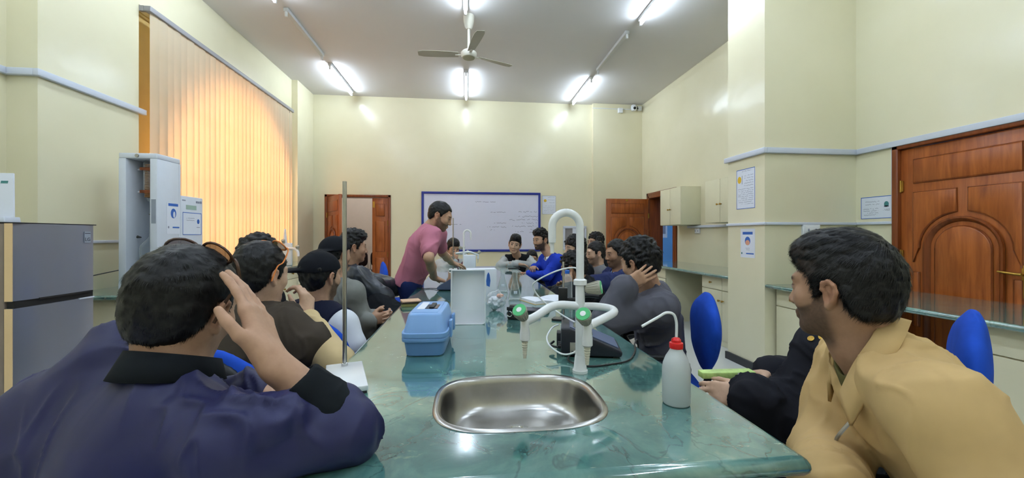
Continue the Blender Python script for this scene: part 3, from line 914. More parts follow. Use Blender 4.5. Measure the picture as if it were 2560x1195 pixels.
MB().box(0.004, 0.022, -0.058, 0.042, 0.1566, 0.164).build('handle', 'black_plastic', m, bevel=0.002)
MB().box(0.024, 0.035, -0.05, 0.035, 0.1566, 0.1576).build('handle_plate', 'steel', m)
MB().box(-0.043, -0.014, -0.06, 0.10, 0.1556, 0.1562).build('sticker', 'paper', bx)
for yy in (-0.06, 0.06):
    MB().box(0.082, 0.094, yy - 0.02, yy + 0.02, 0.05, 0.115).build('latch', 'box_blue', bx, bevel=0.003)
# translucent upright tray
m_, nt_, b_ = _nt('frosted_plastic')
b_.inputs['Base Color'].default_value = (*lin((244, 246, 250)), 1); b_.inputs['Roughness'].default_value = 0.35
b_.inputs['Alpha'].default_value = 0.9
MATS['frosted_plastic'] = m_
tr = thing('frosted_tray', 'frosted plastic tray standing upright behind the blue case', 'tray', (0.005, 1.985, ZB), R(-2))
tl = R(-6)
def rr2(hx, z0, z1, y, r=0.018):
    pts = []
    for cx, cz, s in ((hx - r, z0 + r, -90), (hx - 0.004, z1 - 0.004, 0), (-hx + 0.004, z1 - 0.004, 90), (-hx + r, z0 + r, 180)):
        q = r if cz < 0.1 else 0.004
        for k in range(5):
            a = R(s + 22.5 * k); pts.append((cx + q * math.cos(a), y, cz + q * math.sin(a)))
    return pts
m = MB(); m.loft([rr2(0.083, 0.002, 0.268, 0.045), rr2(0.083, 0.002, 0.268, 0.0), rr2(0.080, 0.005, 0.265, 0.0), rr2(0.080, 0.005, 0.265, 0.043)][::-1], True, False)
tb = m.build('tray_body', 'frosted_plastic', tr, smooth=True)
m = MB(); m.tube([(p[0], p[1] - 0.001, p[2]) for p in rr2(0.084, 0.002, 0.268, 0.0)], 0.0028, 6, closed=True); m.build('tray_rim', 'white_plastic', tr, smooth=True)
MB().box(-0.08, 0.08, -0.002, 0.0, 0.070, 0.073).build('crease', 'frosted_plastic', tr)
for o in tr.children: o.rotation_euler = (tl, 0, 0)
# carton behind it
ct = thing('white_carton', 'white carton with blue figure printed on it behind the frosted tray', 'carton', (0.09, 2.62, ZB), R(4))
MB().box(-0.095, 0.095, -0.05, 0.05, 0, 0.225).build('carton_body', 'paper', ct, bevel=0.002)
MB().prism([(0.03, 0.12), (0.05, 0.11), (0.055, 0.15), (0.05, 0.19), (0.042, 0.205), (0.034, 0.19), (0.028, 0.15)], -0.052, -0.0505).build('printed_figure', 'ink_blue', ct)
ct = thing('white_carton', 'small white carton standing by the far tap', 'carton', (0.03, 4.55, ZB), R(-5))
MB().box(-0.065, 0.065, -0.05, 0.05, 0, 0.22).build('carton_body', 'paper', ct, bevel=0.002)
MB().box(-0.01, 0.005, -0.052, -0.0505, 0.02, 0.06).build('printed_mark', 'ink_grey', ct)
# flasks
def see_through_glass(name, tint, glossy=(1, 1, 1), lo=0.06, hi=0.75):
    m, nt, b = _nt(name)
    lw = nt.nodes.new('ShaderNodeLayerWeight'); lw.inputs['Blend'].default_value = 0.35
    r_ = _ramp(nt, lw.outputs['Facing'], [(0.2, (lo,) * 3), (1.0, (hi,) * 3)])
    tr = nt.nodes.new('ShaderNodeBsdfTransparent'); tr.inputs['Color'].default_value = (*tint, 1)
    b.inputs['Base Color'].default_value = (*glossy, 1); b.inputs['Roughness'].default_value = 0.04; b.inputs['Specular IOR Level'].default_value = 1.0
    mx = nt.nodes.new('ShaderNodeMixShader')
    nt.links.new(r_.outputs[0], mx.inputs[0]); nt.links.new(tr.outputs[0], mx.inputs[1]); nt.links.new(b.outputs[0], mx.inputs[2])
    nt.links.new(mx.outputs[0], nt.nodes['Material Output'].inputs['Surface'])
    MATS[name] = m
see_through_glass('clear_glass', (0.95, 0.97, 0.97), (0.85, 0.88, 0.88))
def flask(label, loc, h):
    t = thing('conical_flask', label, 'flask', loc, 0, 'glass flasks on the bench')
    s = h / 0.19
    out = [(0.030, 0.001), (0.044, 0.004), (0.046, 0.010), (0.018, 0.128), (0.0165, 0.14), (0.0165, 0.18), (0.020, 0.188), (0.020, 0.19)]
    inn = [(0.0185, 0.189), (0.0150, 0.180), (0.0150, 0.14), (0.0165, 0.128), (0.0440, 0.012), (0.028, 0.004)]
    m = MB(); m.lathe([(r * s, z * s) for r, z in out + inn], 28); m.build('glass_body', 'clear_glass', t, smooth=True)
    m = MB(); m.tube([(0.0195 * s * math.cos(2 * PI * k / 20), 0.0195 * s * math.sin(2 * PI * k / 20), 0.189 * s) for k in range(20)], 0.0018, 6, closed=True); m.build('lip', 'clear_glass', t, smooth=True)
    MB().box(-0.012, 0.012, -0.034 * s, -0.0325 * s, 0.045, 0.065).build('graduation_patch', 'paper', t)
    return t
flask('glass conical flask, farther of the two in the middle of the bench', (0.275, 3.12, ZB), 0.178)
flask('glass conical flask, nearer of the two in the middle of the bench', (0.325, 2.72, ZB), 0.190)
# crumpled bag with tissue
def blob(name, loc, rad, material, seed, amp=0.35, parent=None, n=3, sc=(1, 1, 1)):
    bm = bmesh.new(); bmesh.ops.create_icosphere(bm, subdivisions=n, radius=1)
    from mathutils import noise as mn
    for v in bm.verts:
        p = v.co.copy()
        d = 1 + amp * mn.noise(p * 2.1 + Vector((seed, 0, 0))) + amp * 0.7 * abs(mn.noise(p * 5 + Vector((0, seed, 0))))
        v.co = Vector((p.x * sc[0], p.y * sc[1], p.z * sc[2])) * d * rad
    zmin = min(v.co.z for v in bm.verts)
    for v in bm.verts: v.co.z -= zmin
    me = bpy.data.meshes.new(name); bm.to_mesh(me); bm.free()
    me.polygons.foreach_set('use_smooth', [material == 'thin_plastic'] * len(me.polygons))
    me.materials.append(MATS[material])
    o = link(name, me, parent, loc)
    return o
mat('tissue', (232, 234, 240), 0.8, vary=0.03); mat('peach', (222, 160, 132), 0.7, vary=0.05)
see_through_glass('thin_plastic', (0.95, 0.96, 0.97), (0.9, 0.92, 0.95), 0.12, 0.7)
tb = thing('plastic_bag', 'crumpled clear plastic bag of white tissues beside the frosted tray', 'plastic bag', (0.165, 2.36, ZB))
blob('tissue_wad', (0, 0, 0), 0.042, 'tissue', 3, 0.5, tb, 3, (1, 0.9, 0.8)); blob('bag_film', (0.004, 0, 0), 0.052, 'thin_plastic', 8, 0.35, tb, 3, (1, 0.9, 1.0)); blob('peach_wrapper', (0.028, -0.01, 0.075), 0.016, 'peach', 5, 0.4, tb, 2, (1.2, 1, 0.7))
# meters
mat('meter_slate', (72, 84, 112), 0.42, vary=0.05); mat('meter_top', (92, 104, 132), 0.4, vary=0.05); mat('meter_dark', (32, 34, 44), 0.45, vary=0.08)
mat('label_grey', (150, 158, 172), 0.5, vary=0.05); mat('label_foil', (176, 172, 160), 0.35, 0.2, vary=0.15, vscale=60)
def meter(label, loc, rotz, dark, L=0.20, W=0.17, H=0.098, foil=True):
    """wedge: local -x is the tall back, +x the low front"""
    t = thing('bench_meter', label, 'meter', loc, rotz)
    a = 'meter_dark' if dark else 'meter_slate'
    out = [(-L / 2, 0.006), (L / 2, 0.006), (L / 2 + 0.004, 0.022), (L / 2 - 0.01, 0.034), (-L / 2 + 0.03, H), (-L / 2, H)]
    MB().prism(out, -W / 2, W / 2).build('housing', a, t, bevel=0.006)
    MB().prism([(L / 2 - 0.015, 0.034), (L / 2 - 0.010, 0.038), (-L / 2 + 0.034, H + 0.003), (-L / 2 + 0.030, H - 0.001)], -W / 2 + 0.012, W / 2 - 0.012).build('keypad_panel', 'meter_top', t)
    MB().prism([(L / 2 - 0.10, 0.073), (L / 2 - 0.10, 0.078), (-L / 2 + 0.045, H), (-L / 2 + 0.045, H - 0.005)], -W / 2 + 0.03, W / 2 - 0.03).build('display', mat('lcd', (120, 132, 120), 0.2, vary=0.03), t)
    for (y0, y1) in ((-0.062, -0.030), (-0.018, 0.018)):
        MB().box(-L / 2 - 0.001, -L / 2, y0, y1, 0.045, 0.085).build('rating_label', 'label_grey', t)
    MB().box(-L / 2 - 0.018, -L / 2 + 0.01, 0.03, W / 2, 0.006, 0.06).build('side_port_block', a, t, bevel=0.003)
    for y in (-0.05, -0.025, 0.0):
        m = MB(); m.cyl((-L / 2 - 0.012, y, 0.03), (-L / 2, y, 0.03), 0.006, seg=10); m.build('socket', 'black_plastic', t, smooth=True)
    for sx in (-1, 1):
        for sy in (-1, 1):
            MB().box(sx * (L / 2 - 0.02) - 0.008, sx * (L / 2 - 0.02) + 0.008, sy * (W / 2 - 0.02) - 0.008, sy * (W / 2 - 0.02) + 0.008, 0, 0.007).build('foot', 'black_plastic', t)
    if foil:
        MB().box(-0.075, -0.012, -W / 2 - 0.001, -W / 2, 0.014, 0.054).build('torn_label', 'label_foil', t)
    return t
mt = meter('dark wedge shaped bench meter with cables right of the tap', (0.462, 1.475, ZB), R(-14), True, 0.215, 0.165, 0.105)
# electrode arm of that meter
pa = MB(); pa.cyl((-0.10, 0.07, 0.06), (-0.10, 0.07, 0.335), 0.0045, seg=10); rod = pa.build('electrode_rod', 'chrome', mt, smooth=True)
m = MB(); m.cyl((-0.10, 0.07, 0.058), (-0.10, 0.07, 0.085), 0.012, seg=14); m.build('rod_ferrule', 'white_plastic', mt, smooth=True)
m = MB(); m.box(-0.119, -0.083, 0.055, 0.085, 0.175, 0.232); m.build('rod_clamp', 'black_plastic', mt, bevel=0.003)
m = MB(); m.tube(smooth_path([(-0.085, 0.07, 0.185), (-0.05, 0.07, 0.187), (-0.01, 0.07, 0.203), (0.04, 0.07, 0.20)], 5), [0.008] * 6 + [0.009] * 10, 8); m.build('clamp_arm', 'black_plastic', mt, smooth=True)
def cable(label, pts, r, material, name='cable'):
    m = MB(); m.tube(smooth_path(pts, 8), r, 7)
    return tag(m.build(name, material, smooth=True), label, 'cable')
cable('white electrode cable looping in front of the tap and the meter', [(0.40, 1.42, 0.895), (0.375, 1.385, 0.885), (0.335, 1.39, 0.880), (0.300, 1.43, 0.898), (0.300, 1.49, 0.915), (0.330, 1.54, 0.938), (0.360, 1.56, 0.946)], 0.0032, 'white_plastic')
cable('thin white cable arching from the tap over the water bottle', [(0.435, 1.50, 1.12), (0.43, 1.52, 1.165), (0.40, 1.52, 1.175), (0.34, 1.54, 1.158), (0.275, 1.58, 1.118), (0.265, 1.60, 1.09), (0.30, 1.60, 1.04), (0.36, 1.55, 0.995), (0.41, 1.50, 0.967)], 0.0032, 'white_plastic')
cable('black mains cable running from the meter to the bench edge', [(0.375, 1.40, 0.885), (0.35, 1.36, 0.866), (0.40, 1.30, 0.864), (0.48, 1.31, 0.864), (0.56, 1.345, 0.864), (0.63, 1.45, 0.864), (0.672, 1.55, 0.863), (0.70, 1.58, 0.84), (0.70, 1.58, 0.5)], 0.0032, 'black_plastic')
cable('black lead plugged into the back of the dark meter', [(0.335, 1.53, 0.888), (0.315, 1.50, 0.882), (0.345, 1.455, 0.885), (0.375, 1.45, 0.893)], 0.0045, 'black_plastic')
meter('slate blue bench meter by the lecturer and the frosted tray', (-0.125, 3.30, ZB), R(168), False, 0.20, 0.17, 0.125, False)
cable('thin dark cable lying on the bench beside the slate meter', [(-0.22, 3.30, 0.868), (-0.30, 3.36, 0.865), (-0.36, 3.33, 0.865), (-0.42, 3.40, 0.865)], 0.003, 'black_plastic')
# wash bottle
wbx = thing('wash_bottle', 'white plastic wash bottle with red cap and bent spout', 'wash bottle', (0.545, 0.995, ZB))
m_, nt_, b_ = _nt('milky_plastic')
b_.inputs['Base Color'].default_value = (*lin((228, 234, 236)), 1); b_.inputs['Roughness'].default_value = 0.35; b_.inputs['Transmission Weight'].default_value = 0.25
MATS['milky_plastic'] = m_
m = MB(); m.lathe([(0.028, 0), (0.033, 0.002), (0.0352, 0.008), (0.0352, 0.092), (0.033, 0.106), (0.026, 0.124), (0.0175, 0.138), (0.014, 0.146), (0.014, 0.152)], 32); m.build('bottle_body', 'milky_plastic', wbx, smooth=True)
m = MB(); m.lathe([(0.0168, 0.145), (0.0172, 0.147), (0.0172, 0.158), (0.0165, 0.1595), (0.0125, 0.161), (0.0120, 0.167), (0.008, 0.171), (0.004, 0.174)], 28); cp = m.build('screw_cap', 'red_plastic', wbx, smooth=True)
MB().box(-0.012, 0.010, -0.003, 0.003, 0.160, 0.172).build('cap_tab', 'red_plastic', cp, bevel=0.002)
m = MB(); m.tube(smooth_path([(0, 0, 0.165), (0.001, 0, 0.19), (0.0, 0, 0.215), (-0.008, 0, 0.234), (-0.028, 0, 0.238), (-0.05, -0.002, 0.228), (-0.096, -0.004, 0.205)], 6), 0.0036, 10); m.build('spout', 'white_plastic', wbx, smooth=True)
# drinking bottle
bt = thing('water_bottle', 'clear plastic water bottle with blue cap behind the electrode rod', 'bottle', (0.640, 2.52, ZB))
see_through_glass('pet_plastic', (0.93, 0.95, 0.97), (0.85, 0.88, 0.9), 0.16, 0.9)
prof = [(0.026, 0), (0.032, 0.004), (0.033, 0.05)]
for i in range(7): prof += [(0.033, 0.06 + i * 0.011), (0.0315, 0.0655 + i * 0.011)]
prof += [(0.033, 0.14), (0.030, 0.165), (0.020, 0.185), (0.013, 0.195), (0.013, 0.20)]
m = MB(); m.lathe(prof, 24); m.build('bottle_body', 'pet_plastic', bt, smooth=True)
m = MB(); m.lathe([(0.0155, 0.196), (0.0155, 0.216), (0.012, 0.218)], 20); m.build('cap', mat('cap_blue', (44, 110, 210), 0.4, vary=0.04), bt, smooth=True)
# open notebook
nb = thing('open_notebook', 'open notebook with white pages beside the water bottle', 'notebook', (0.535, 2.66, ZB), R(20))
for s in (-1, 1):
    lo = []
    for k in range(7):
        t_ = k / 6; x = s * 0.145 * t_; z = 0.010 + 0.012 * math.sin(t_ * PI * 0.75)
        lo.append([(x, -0.10, 0.002), (x, 0.10, 0.002), (x, 0.10, z), (x, -0.10, z)])
    MB().loft(lo).build('page_block', 'paper', nb, smooth=True)
MB().box(-0.155, 0.155, -0.108, 0.108, 0, 0.002).build('cover', mat('cover_kraft', (196, 168, 110), 0.6, vary=0.08), nb)
# black pouch and flat device by the left valve
pc = thing('black_pouch', 'small black leather pouch with metal clasp behind the left valve', 'pouch', (0.262, 2.10, ZB), R(-25))
MB().loft([rrect(0.045, 0.03, 0, 5), rrect(0.048, 0.034, 0.006, 5), rrect(0.046, 0.030, 0.055, 5), rrect(0.036, 0.02, 0.072, 4)]).build('pouch_body', mat('black_leather', (26, 25, 28), 0.45, vary=0.25, vscale=40, bump=0.3, bscale=200), pc, smooth=True)
m = MB(); m.tube([(-0.03 + 0.014 * math.cos(2 * PI * k / 14), -0.036, 0.03 + 0.014 * math.sin(2 * PI * k / 14)) for k in range(14)], 0.003, 6, closed=True); m.build('clasp_ring', 'chrome', pc, smooth=True)
MB().box(-0.046, 0.046, -0.037, -0.030, 0.048, 0.066).build('flap', 'black_leather', pc, bevel=0.003)
dv = thing('flat_tablet', 'dark flat tablet lying on the bench behind the left valve', 'tablet', (0.375, 2.28, ZB), R(-18))
MB().loft([rrect(0.095, 0.06, 0, 8), rrect(0.097, 0.062, 0.004, 8), rrect(0.094, 0.06, 0.016, 8)]).build('tablet_body', 'meter_dark', dv, smooth=True)
MB().box(-0.075, 0.075, -0.045, 0.045, 0.016, 0.0168).build('screen', mat('dark_screen', (38, 42, 58), 0.12, vary=0.1), dv)
dv = thing('smartphone', 'black smartphone lying near the grey suit elbow', 'phone', (0.515, 2.03, ZB), R(62))
MB().loft([rrect(0.036, 0.075, 0, 8), rrect(0.038, 0.077, 0.003, 8), rrect(0.037, 0.076, 0.009, 8)]).build('phone_body', 'black_plastic', dv, smooth=True)
MB().box(-0.033, 0.033, -0.07, 0.07, 0.009, 0.0096).build('screen', 'dark_screen', dv)
dv = thing('smartphone', 'black smartphone in front of the grey hoodie at the far end', 'phone', (0.62, 5.30, ZB), R(80))
MB().loft([rrect(0.037, 0.076, 0, 8), rrect(0.038, 0.077, 0.003, 8), rrect(0.037, 0.076, 0.009, 8)]).build('phone_body', 'black_plastic', dv, smooth=True)
MB().box(-0.033, 0.033, -0.07, 0.07, 0.009, 0.0096).build('screen', 'dark_screen', dv)
# wallets left
wl = thing('notebook_stack', 'small tan notebook on a black edged one at the left bench edge', 'notebooks', (-0.365, 2.57, ZB), R(12))
MB().box(-0.045, 0.055, -0.05, 0.05, 0.0, 0.020).build('lower_book', mat('book_edge', (150, 140, 84), 0.6, vary=0.1), wl, bevel=0.002)
MB().box(-0.049, 0.057, -0.054, 0.054, 0.0200, 0.0215).build('lower_cover', 'black_plastic', wl)
u_ = MB().box(-0.045, 0.07, -0.045, 0.05, 0.0215, 0.036).build('upper_book', mat('tan_book', (214, 176, 146), 0.6, vary=0.06), wl, bevel=0.003)
u_.rotation_euler = (0, 0, R(6))
MB().box(-0.045, 0.07, -0.046, -0.0445, 0.024, 0.028).build('page_edge', 'black_plastic', u_)
mat('key_metal', (170, 160, 140), 0.35, 0.9, vary=0.1)
ky = thing('key_bunch', 'small bunch of keys on the bench in front of the blue sweater', 'keys', (0.60, 4.55, ZB))
m = MB(); m.tube([(0.018 * math.cos(2 * PI * k / 16), 0.018 * math.sin(2 * PI * k / 16), 0.006) for k in range(16)], 0.002, 6, closed=True); m.build('key_ring', 'key_metal', ky, smooth=True)
for k, a in enumerate((20, 80, 150)):
    o = MB().box(0.018, 0.06, -0.003, 0.003, 0.0, 0.003).box(0.0, 0.024, -0.012, 0.012, 0.0, 0.003).build('key', 'key_metal', ky); o.rotation_euler = (0, 0, R(a)); o.location = (0, 0, 0.003 * k)
blob('paper_scrap', (0.03, 0.03, 0.0), 0.018, 'peach', 11, 0.4, ky, 2, (1.3, 1, 0.5))
# retort stands
def stand(label, loc, rotz, h, tilt=0.0, rr=0.0062, bw=0.10, bl_=0.18):
    t = thing('retort_stand', label, 'stand', loc, rotz)
    MB().box(-0.03, bl_ - 0.03, -bw / 2, bw / 2, 0.006, 0.022).build('base_plate', 'white_enamel', t, bevel=0.003)
    for sx in (-0.02, bl_ - 0.045):
        for sy in (-1, 1):
            MB().box(sx, sx + 0.015, sy * bw * 0.4 - 0.007, sy * bw * 0.4 + 0.007, 0, 0.007).build('foot', 'black_plastic', t)
    m = MB(); m.cyl((0, 0, 0.02), (math.sin(tilt) * h, 0, h), rr, seg=14); m.build('rod', 'steel', t, smooth=True)
    m = MB(); m.lathe([(0.010, 0.021), (0.010, 0.030), (0.0065, 0.032)], 12); m.build('nut', 'chrome', t, smooth=True)
    return t
stand('retort stand with tall steel rod at the left bench edge before the cap wearers', (-0.392, 1.34, ZB), R(-72), 0.615, R(-0.5), 0.0068, 0.11, 0.24)
fs_ = stand('retort stand with thin dark rod under the hands of the lecturer', (-0.175, 5.05, ZB), R(90), 0.66, 0, 0.007)
m = MB(); m.cyl((0.0, 0, 0.16), (0.0, 0.16, 0.163), 0.006, seg=8); m.box(-0.02, 0.02, -0.02, 0.02, 0.145, 0.18); m.build('boss_clamp', 'steel', fs_)

# ------------------------------------------------------------------ right hand side cupboards and counters
worktop('worktop', 'green marble counter along the right wall beyond the pillar', 2.86, XR, 3.955, 6.70, 0.85, 0.035)
worktop('worktop', 'green marble counter in front of the near wooden door', 2.74, XR - 0.08, -0.6, 3.43, 0.85, 0.035)
CG = 'cream cupboards on the right side'
cabinet('cream base cabinet beside the right pillar, with drawer', 2.98, XR - 0.02, 3.98, 4.78, 0.0, 0.813, '-x', 2, 0.16, CG)
cabinet('narrow cream base cabinet near the far doorway, with drawer', 2.98, XR - 0.02, 5.72, 6.22, 0.0, 0.813, '-x', 1, 0.16, CG)
cabinet('cream base cabinet at the pillar behind the tan jacket head', 2.86, XR - 0.1, 3.02, 3.41, 0.0, 0.813, '-x', 1, 0.16, CG)
cabinet('cream base cabinet at the right picture edge under the counter', 2.86, XR - 0.1, -0.4, 1.95, 0.0, 0.813, '-x', 4, 0.16, CG)
tag(MB().box(3.0, XR, 6.60, 6.68, 0, 0.813).build('counter_support', 'cabinet', bevel=0.003), 'cream support panel under the far end of the right counter', 'bench panel')
cabinet('cream hanging cupboard covering part of the far doorway', 3.37, XR, 5.985, 6.66, 1.472, 2.085, '-x', 2, 0, CG, 'wall_cupboard')
cabinet('cream hanging cupboard partly hidden by the right pillar', 3.37, XR, 4.66, 5.335, 1.472, 2.065, '-x', 2, 0, CG, 'wall_cupboard')

# ------------------------------------------------------------------ left side: counter, water still, fridge
worktop('worktop', 'green marble counter along the left window wall', XL, -2.52, 3.30, 7.45, 0.85, 0.035)
CL = 'cream cupboards on the left side'
for i in range(3):
    cabinet('cream base cabinet under the left counter, %s from the fridge' % ('first', 'second', 'third')[i], XL + 0.01, -2.62, 3.36 + i * 1.36, 3.36 + (i + 1) * 1.36 - 0.02, 0.0, 0.813, '+x', 3, 0.16, CL)
ws = thing('water_still', 'tall white water still with open front and glass coil on the left counter', 'water still', (-2.69, 3.745, 0.85))
mat('still_white', (222, 228, 238), 0.35, vary=0.02)
hx, y0, y1, hh = 0.145, -0.135, 0.135, 1.13
m = MB()
m.box(-hx, -hx + 0.055, y0, y1 - 0.02, 0.06, hh - 0.045).build('left_side', 'still_white', ws, bevel=0.003)
MB().box(hx - 0.055, hx, y0, y1 - 0.02, 0.06, hh - 0.045).build('right_side', 'still_white', ws, bevel=0.003)
MB().box(-hx, hx, y0, y1, hh - 0.045, hh).build('top_cover', 'still_white', ws, bevel=0.008)
MB().box(-hx, hx, y1 - 0.02, y1, 0.06, hh - 0.045).build('back_panel', 'still_white', ws)
MB().box(-hx, hx, y0, y1, 0, 0.06).build('bottom_plate', 'still_white', ws)
m = MB(); m.cyl((-0.005, y0 - 0.008, hh - 0.022), (-0.005, y0, hh - 0.022), 0.014, seg=14); m.build('lock', 'steel', ws, smooth=True)
mat('amber_glass', (196, 140, 84), 0.15, vary=0.2, vscale=30, trans=0.4)
co = []
for k in range(220):
    a = k * 0.6; co.append((0.012 + 0.030 * math.cos(a), -0.03 + 0.030 * math.sin(a), 0.77 + 0.28 * k / 220))
m = MB(); m.tube(co, 0.0055, 6); m.build('condenser_coil', 'amber_glass', ws, smooth=True)
m = MB(); m.lathe([(0.012, 0.74), (0.018, 0.76), (0.030, 0.80), (0.040, 0.83), (0.040, 1.06), (0.02, 1.09)], 18, at=(0.012, -0.03, 0)); m.build('condenser_jacket', 'thin_plastic', ws, smooth=True)
for z in (0.82, 1.01):
    m = MB(); m.cyl((-0.09, -0.01, z), (0.0, -0.01, z), 0.008, seg=10); m.build('clamp_arm', 'white_plastic', ws, smooth=True)
    m = MB(); m.cyl((-0.05, -0.035, z + 0.004), (0.0, -0.035, z + 0.004), 0.005, seg=8); m.box(-0.032, 0.056, -0.075, 0.015, z - 0.012, z + 0.012); m.build('clamp_jaw', 'wood_dark', ws)
m = MB(); m.lathe([(0.02, 0.10), (0.07, 0.13), (0.08, 0.20), (0.08, 0.36), (0.05, 0.40), (0.02, 0.44), (0.012, 0.60), (0.012, 0.74)], 24, at=(0.01, 0.0, 0)); m.build('boiler_flask', 'clear_glass', ws, smooth=True)
m = MB(); m.tube([(-0.06, -0.06, 0.44), (-0.03, -0.06, 0.435)], [0.012, 0.004], 8); m.build('tap_handle', 'black_plastic', ws, smooth=True)
m = MB(); m.tube([(0.0, -0.02, 0.63), (0.05, -0.02, 0.64), (0.09, -0.02, 0.63)], 0.004, 6); m.build('glass_link', 'steel', ws, smooth=True)
MB().box(-0.075, -0.03, y1 - 0.022, y1 - 0.0205, 0.52, 0.70).build('instruction_label', 'paper', ws)
MB().box(hx - 0.045, hx - 0.01, y0 - 0.001, y0, 0.55, 0.75).build('warning_label', 'label_grey', ws)
w2 = thing('water_still_control', 'white control unit with small display beside the water still', 'control unit', (-2.69, 4.035, 0.85))
MB().box(-hx, hx, -0.15, 0.15, 0, 0.81).build('cabinet_body', 'still_white', w2, bevel=0.008)
MB().box(hx, hx + 0.0015, -0.085, 0.055, 0.69, 0.73).build('display', mat('lcd_green', (160, 186, 170), 0.3, vary=0.03), w2)
MB().box(hx, hx + 0.001, -0.135, -0.09, 0.765, 0.775).build('maker_mark', 'ink_grey', w2)
m = MB(); m.box(hx, hx + 0.001, 0.05, 0.075, 0.755, 0.775); m.box(hx, hx + 0.001, 0.08, 0.10, 0.755, 0.775); m.box(hx, hx + 0.001, 0.105, 0.13, 0.755, 0.778); tag(m.build('model_mark', 'ink_grey', w2), kind='stuff')
for y in (-0.10, 0.06):
    m = MB(); m.cyl((hx, y, 0.24), (hx + 0.012, y, 0.24), 0.014, seg=14); m.build('button', 'black_plastic', w2, smooth=True)
sheet('white poster with blue circle on the side of the water still', 'poster', (-2.544, 3.79, 1.45), PI / 2, 0.155, 0.27, None,
      [('bar', -0.06, 0.055, 0.105, 0.128, 'ink_blue'), ('disc', -0.032, 0.032, 0.0, 0.085, 'ink_blue'), ('disc', -0.005, 0.02, 0.005, 0.06, 'paper'), ('bar', -0.01, 0.07, -0.085, -0.073, 'ink_blue'), ('disc', -0.065, -0.05, -0.088, -0.068, 'ink_grey')])
sheet('framed white certificate on the still control unit', 'certificate', (-2.544, 4.03, 1.41), PI / 2, 0.255, 0.205, 'ink_blue',
      [('lines', -0.08, 0.03, 0.03, 0.05, 'ink_grey', 2), ('disc', 0.065, 0.10, 0.0, 0.045, 'ink_blue'), ('bar', 0.06, 0.105, -0.035, -0.03, 'ink_grey')])
# small swing tap on the far left counter
t = thing('wall_side_tap', 'white three way gas tap on the far left counter', 'tap', (-2.72, 6.35, 0.85))
MB().box(-0.10, 0.10, -0.03, 0.03, 0.0, 0.34).build('pedestal', 'white_plastic', t, bevel=0.01)
m = MB(); m.cyl((0, 0, 0.34), (0, 0, 0.55), 0.03, 0.012, seg=14); m.build('column', 'white_enamel', t, smooth=True)
m = MB(); m.tube(smooth_path([(-0.18, -0.03, 0.26), (-0.10, -0.04, 0.262), (0.06, -0.04, 0.262), (0.16, -0.04, 0.25), (0.20, -0.04, 0.20), (0.205, -0.04, 0.14)], 5), 0.02, 10); m.build('cross_arm', 'white_enamel', t, smooth=True)
for p in ((-0.19, -0.04, 0.27), (0.20, -0.05, 0.27), (0.0, -0.05, 0.36)):
    m = MB(); m.lathe([(0.018, -0.02), (0.026, 0.0), (0.026, 0.03), (0.018, 0.035)], 14, (0, -0.5, 0.9), p); m.build('valve_knob', 'grey_knob', t, smooth=True)
# refrigerator
fr = thing('refrigerator', 'silver two door refrigerator by the left wall', 'refrigerator', (-2.415, 2.435, 0), R(0))
mat('fridge_silver', (150, 154, 168), 0.32, 0.55, vary=0.03, vscale=2, stretch=(1, 1, 0.2)); mat('fridge_side', (134, 120, 108), 0.45, 0.1, vary=0.03); mat('fridge_edge', (236, 204, 158), 0.35, 0.2, vary=0.03); mat('fridge_gap', (30, 28, 30), 0.6, vary=0.05)
FW, FD, FHt = 0.475, 0.60, 1.372
MB().box(-FD, -0.055, 0, FW, 0.03, FHt - 0.006).build('carcass', 'fridge_side', fr, bevel=0.006)
MB().box(-FD, 0.0, 0, FW, FHt - 0.006, FHt).build('top_cap', 'fridge_gap', fr, bevel=0.002)
def fdoor(z0, z1):
    lo = []
    for k in range(9):
        t_ = k / 8; y = FW * t_; x = -0.008 + 0.010 * math.sin(PI * t_)
        if k in (0, 8): x -= 0.012
        lo.append([(-0.05, y, z0), (x, y, z0), (x, y, z1), (-0.05, y, z1)])
    o = MB().loft(lo).build('door', 'fridge_silver', fr, smooth=True)
    MB().box(-0.05, -0.012, -0.003, 0.0, z0, z1).build('door_edge', 'fridge_edge', o)
    return o
da = fdoor(0.945, FHt - 0.006); db = fdoor(0.05, 0.905)
MB().box(-0.05, -0.014, 0.01, FW - 0.01, 0.905, 0.945).build('handle_gap', 'fridge_gap', fr)
MB().box(-0.004, 0.004, 0.12, FW - 0.03, 0.938, 0.948).build('grip_lip', 'fridge_gap', da)
MB().box(-0.004, 0.004, FW - 0.12, FW - 0.02, 0.900, 0.908).build('grip_lip', 'white_trim', db)
e_ = MB().box(-0.002, 0.0025, FW - 0.085, FW - 0.045, 1.255, 1.325).build('badge', 'label_grey', da)
text_mesh('badge_letters', 'LG', 0.030, 'meter_dark', e_, Matrix.Translation((0.0028, FW - 0.065, 1.275)) @ Matrix.Rotation(PI / 2, 4, 'Z') @ Matrix.Rotation(PI / 2, 4, 'X'))
MB().box(-0.0, 0.003, FW - 0.083, FW - 0.047, 1.312, 1.316).build('badge_line', 'meter_dark', e_)
for x in (-FD + 0.05, -0.1):
    for y in (0.05, FW - 0.05):
        m = MB(); m.cyl((x, y, 0), (x, y, 0.035), 0.02, seg=12); m.build('foot', 'black_plastic', fr, smooth=True)
ps = thing('paper_stand', 'white paper in a slanted stand on top of the refrigerator', 'paper stand', (-2.67, 2.47, FHt))
MB().prism([(-0.20, 0.0), (0.20, 0.0), (0.195, 0.03), (-0.2, 0.03)], -0.03, 0.05).build('stand_base', 'white_trim', ps, bevel=0.003)
o = MB().prism([(-0.2, 0.0), (0.195, 0.0), (0.15, 0.25), (-0.2, 0.25)], -0.004, 0.004).build('paper_sheet', 'paper', ps); o.location = (0, 0.02, 0.03); o.rotation_euler = (R(-10), 0, 0)
